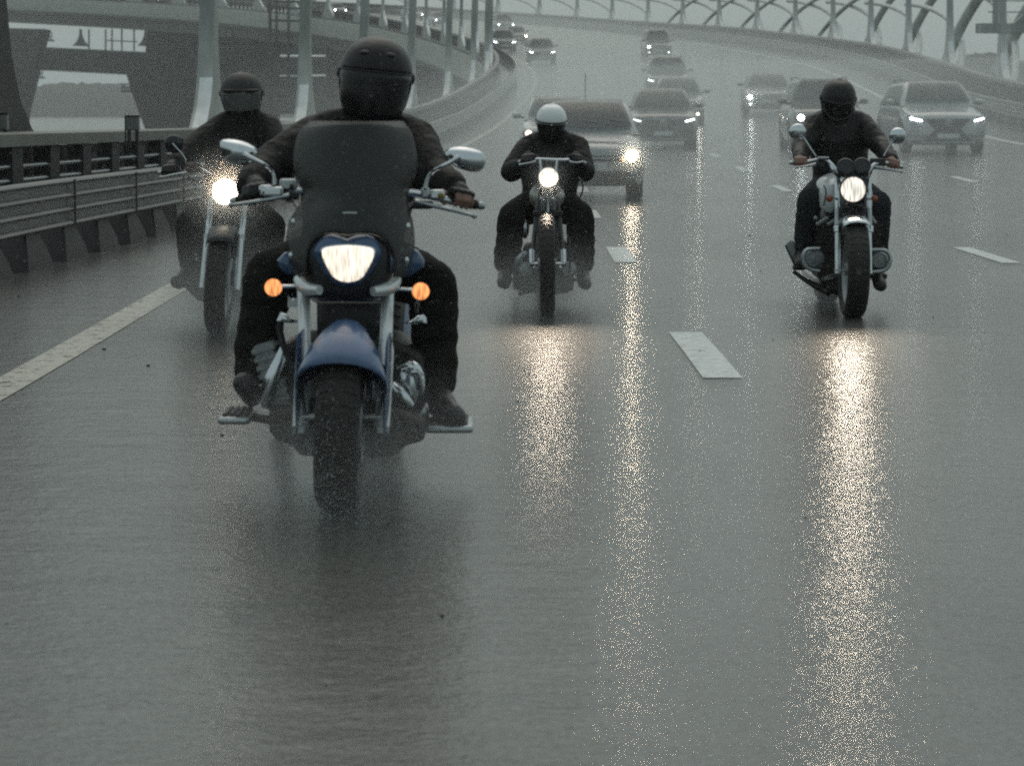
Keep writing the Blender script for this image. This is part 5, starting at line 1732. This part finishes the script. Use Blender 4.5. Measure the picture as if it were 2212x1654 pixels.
spot('halo_spot', h2, cL(500, 540, .06), (0, 0, 7.2), 45, 54, .06, (1, .70, .45), 1.0, 1.0)  # extra spot added for the halo, aimed up into the mist above the road
MB().tube([cL(130, 412, .52), cL(230, 400, .50), cL(330, 380, .46), cL(420, 440, .40), cL(580, 450, .40), cL(680, 420, .46), cL(830, 470, .52)], .0115, 12, smooth=1).build('handlebar', 'blackmetal', b2)
grip(b2, cL(160, 392, .52), cL(48, 402, .56), .017, [cL(235, 405, .46), cL(160, 412, .44), cL(40, 436, .44)])
grip(b2, cL(790, 470, .52), cL(890, 500, .56), .017, [cL(720, 470, .46), cL(800, 490, .44), cL(880, 520, .44)])
MB().box(cL(272, 362, .46), (.085, .06, .055)).build('fluid_reservoir', mat('red_brown_plastic', (.05, .018, .014), .4), b2, bevel=.01)
MB().tube([cL(335, 376, .36), cL(405, 416, .30)], .006, 8).build('brake_line', 'chrome', b2)
MB().tube([cL(640, 445, .34), cL(700, 405, .4)], .006, 8).build('brake_line', 'chrome', b2)
for k in range(3):
    hose(b2, [cL(230, 430 + 8 * k, .42), cL(290, 455 + 8 * k, .36), cL(360, 480, .30), cL(410, 560, .26)], .006)
c = cL(132, 200, .50)
mo = MB().lathe([(.001, -.026), (.025, -.023), (.046, -.014), (.056, 0), (.058, .012), (.053, .016), (.001, .014)], c, (0, 1, .1), 28).build('mirror', 'blackmetal', b2)
MB().lathe([(.001, .016), (.05, .016)], c, (0, 1, .1), 24).build('glass', 'mirrorglass', mo)
MB().tube([cL(122, 195, .46), cL(212, 290, .47), cL(221, 345, .48)], .006, 8, smooth=1).build('stem', 'chrome', mo)
MB().ell(cL(520, 640, .75), (.14, .30, .12), None, 22, 14).build('tank', 'blackmetal', b2)
MB().ell(O2 + V((.11, 1.15, .76)), (.13, .34, .06), None, 18, 12).build('seat', 'leather', b2)
q = MB()
q.prism([cL(*p, .48) for p in ((270, 900), (720, 900), (740, 1200), (640, 1330), (330, 1330), (230, 1230))], (0, .45, 0))
q.build('engine', 'engine', b2, bevel=.03)
q = MB()
engine_fins(q, cL(330, 960, .5), .12, .16, .2, 7)
q.build('cylinder', 'engine', b2)
q = MB()
engine_fins(q, cL(680, 980, .5), .12, .16, .2, 7)
q.build('cylinder', 'engine', b2)
MB().tube([cL(290, 960, .45), cL(300, 1030, .44)], .018, 10).build('exhaust_header', 'steel', b2)
MB().tube([cL(705, 990, .45), cL(700, 1080, .44)], .018, 10).build('exhaust_header', 'steel', b2)
MB().prism([cL(*p, .5) for p in ((205, 1215), (260, 1190), (345, 1290), (345, 1320), (300, 1310))], (0, .06, 0)).build('side_stand', 'blackmetal', b2, bevel=.01)
MB().box(cL(232, 1195, .55), (.08, .09, .028)).build('footpeg', 'rubber', b2, bevel=.006)
MB().box(cL(250, 1190, .50), (.022, .01, .008)).build('peg_cap', 'chrome', b2)
MB().box(cL(790, 1230, .55), (.08, .09, .028)).build('footpeg', 'rubber', b2, bevel=.006)
J = dict(
    sL=cH(150, 1240, 1.02), sR=cH(730, 1235, 1.02), eL=cL(262, 235, .82), eR=cL(880, 330, .82), wL=cL(130, 355, .64), wR=cL(850, 440, .64),
    hL=cL(430, 690, 1.15), hR=cL(660, 700, 1.15), kL=cL(260, 760, .62), kR=cL(820, 780, .62), aL=cL(235, 1110, .72), aR=cL(800, 1140, .72),
    tL=cL(155, 1165, .56), tR=cL(850, 1200, .56), head=cH(408, 860, .97))
J['gL0'], J['gL1'] = cL(150, 393, .53), cL(65, 400, .555)
J['gR0'], J['gR1'] = cL(800, 472, .53), cL(875, 495, .555)
r2 = rider('person in black with a dark helmet and clear shield, behind the blue cruiser', V((O2.x + .1, O2.y + 1.1, .75)), J, gloves='leather', bulk=1.14)
rot = Matrix.Rotation(R(-2), 3, 'Y') @ Matrix.Rotation(R(4), 3, 'X')
hm = helmet(r2, cH(405, 790, .97), (.128, .145, .132), 'helmetmatt', rot, 'open', 'visor', .08, -.78)
MB().bulge([cH(x, y, .84) for x, y in ((160, 742), (200, 735), (400, 722), (600, 735), (640, 740), (610, 768), (500, 785), (300, 788), (195, 780))], .03, .03).build('peak', 'helmetmatt', hm)
crown_trim(hm, cH(405, 790, .97), (.128, .145, .132), rot, 0.0, .007)
# ------------------------------------------------------------------ rain haze and road spray
def volume(name, dens, col=(.985, 1, .99), aniso=.25):
    m = bpy.data.materials.new(name)
    m.use_nodes = True
    n, l = m.node_tree.nodes, m.node_tree.links
    n.remove(n["Principled BSDF"])
    v = n.new("ShaderNodeVolumePrincipled")
    v.inputs["Color"].default_value = (*col, 1)
    v.inputs["Density"].default_value = dens
    v.inputs["Anisotropy"].default_value = aniso
    l.new(v.outputs[0], n["Material Output"].inputs["Volume"])
    return m
hz = MB().box((0, 585, 20), (1400, 1210, 48)).build('haze', volume('rain_haze', .0006), smooth=False)
tag(hz, 'grey rain haze filling the whole place', 'haze', kind='stuff')
# spray whipped up by the traffic, lying along the wet road
def spray_strip(d0, d1, o0, o1, h, dens, label):
    rs = []
    for d in dsteps(d0, d1):
        rs.append([road(d, o0, .02), road(d, o0 + .3, h * .7), road(d, o0 + 2, h), road(d, o1 - 2, h), road(d, o1 - .3, h * .7), road(d, o1, .02)])
    q = MB().rings(rs).build('spray', volume('road_spray', dens, aniso=.3), smooth=False)
    tag(q, label, 'spray', kind='stuff')
def mist(c, r, dens, label, aniso=.6):
    m = volume('spray_mist', dens, aniso=aniso)
    n, l = m.node_tree.nodes, m.node_tree.links
    tc, mp, gr, mu = n.new("ShaderNodeTexCoord"), n.new("ShaderNodeMapping"), n.new("ShaderNodeTexGradient"), n.new("ShaderNodeMath")
    c = V(c)
    mp.inputs["Scale"].default_value = tuple(1 / k for k in r)
    mp.inputs["Location"].default_value = tuple(-a / k for a, k in zip(c, r))
    gr.gradient_type = 'QUADRATIC_SPHERE'
    mu.operation = 'MULTIPLY'
    mu.inputs[1].default_value = dens
    l.new(tc.outputs["Object"], mp.inputs[0])
    l.new(mp.outputs[0], gr.inputs[0])
    l.new(gr.outputs[0], mu.inputs[0])
    l.new(mu.outputs[0], [x for x in n if x.type == 'PRINCIPLED_VOLUME'][0].inputs["Density"])
    q = MB().ell(c, r, None, 24, 14).build('mist', m, smooth=False)
    tag(q, label, 'spray', kind='stuff')
mist(cL(500, 545, -.08), (.40, .36, .40), 3.0, 'mist added for the halo round the glaring headlight of the left motorcycle', .7)  # denser mist added at the two bike lamps so they get a halo
mist(cM(427, 606, .12), (.24, .26, .24), 1.4, 'faint mist added for the halo round the lit headlight of the centre chopper', .7)
mist(O1 + V((0, .2, .12)), (.85, 1.3, .50), .9, 'low spray whirling round the wheels of the blue cruiser', .4)
mist(O2 + V((.05, .5, .12)), (.75, 1.5, .70), 2.2, 'low spray whirling round the wheels of the left motorcycle', .4)
mist(O3 + V((0, .6, .10)), (.75, 1.4, .55), 2.2, 'low spray whirling round the wheels of the centre chopper', .4)
mist(O4 + V((-.1, 1.3, .10)), (.7, 1.0, .45), 1.2, 'low spray behind the wheels of the right motorcycle', .4)
mist(road(40.5, find_o(1270, 40.5)) + V((.645, -.30, .68)), (.50, .42, .50), 2.4, 'mist added for the glow round the round headlight of the silver hatchback', .7)  # mist added at the car lamps to spread their glow
mist(road(98, find_o(1633, 98)) + V((0, -.3, .66)), (.75, .6, .75), 1.6, 'mist added for the glow round the left lamp of the glaring grey sedan', .7)
for k, (u, d, lab) in enumerate(((1275, 40.5, 'spray round the wheels of the silver hatchback'), (1432, 73, 'spray round the wheels of the dark crossover'), (2046, 63, 'spray round the wheels of the silver white crossover'), (1790, 67.5, 'spray round the wheels of the boxy off-roader'))):
    c = road(d, find_o(u, d), .3)
    mist(c + V((0, .4, 0)), (1.6, 2.2, .8), .36, lab, .4)
# falling drops and wheel spray, each a tiny bead of water
M['drop'] = mat('water_drop', (.62, .66, .66), .08, 0, spec=.6)
rb = MB()
rr_ = random.Random(11)
def bead(p, r):
    rb.add([p + V(q) * r for q in ((1, 0, 0), (-1, 0, 0), (0, 1, 0), (0, -1, 0), (0, 0, 1.6), (0, 0, -1.6))], [(0, 2, 4), (2, 1, 4), (1, 3, 4), (3, 0, 4), (2, 0, 5), (1, 2, 5), (3, 1, 5), (0, 3, 5)])
for k in range(5200):
    d = rr_.uniform(5.0, 17.0)
    hw_ = d * .205
    bead(V((rr_.uniform(-hw_, hw_), d, rr_.uniform(.02, 1.38 + d * .05))), rr_.uniform(.0006, .0013))
for k in range(2600):
    a, q = rr_.uniform(0, 2 * PI), abs(rr_.gauss(0, .33))
    bead(O1 + V((q * math.cos(a), -.25 + .5 * q * math.sin(a) + rr_.uniform(-.4, .5), abs(rr_.gauss(0, .20)) + .01)), rr_.uniform(.0006, .0015))
tag(rb.build('raindrops', 'drop'), 'tiny raindrops and flung beads of water in the air', 'rain', kind='stuff')
spray_strip(27, 300, .15, WID - .15, 2.2, .0102, 'low grey spray hanging over the wet road behind the riders')
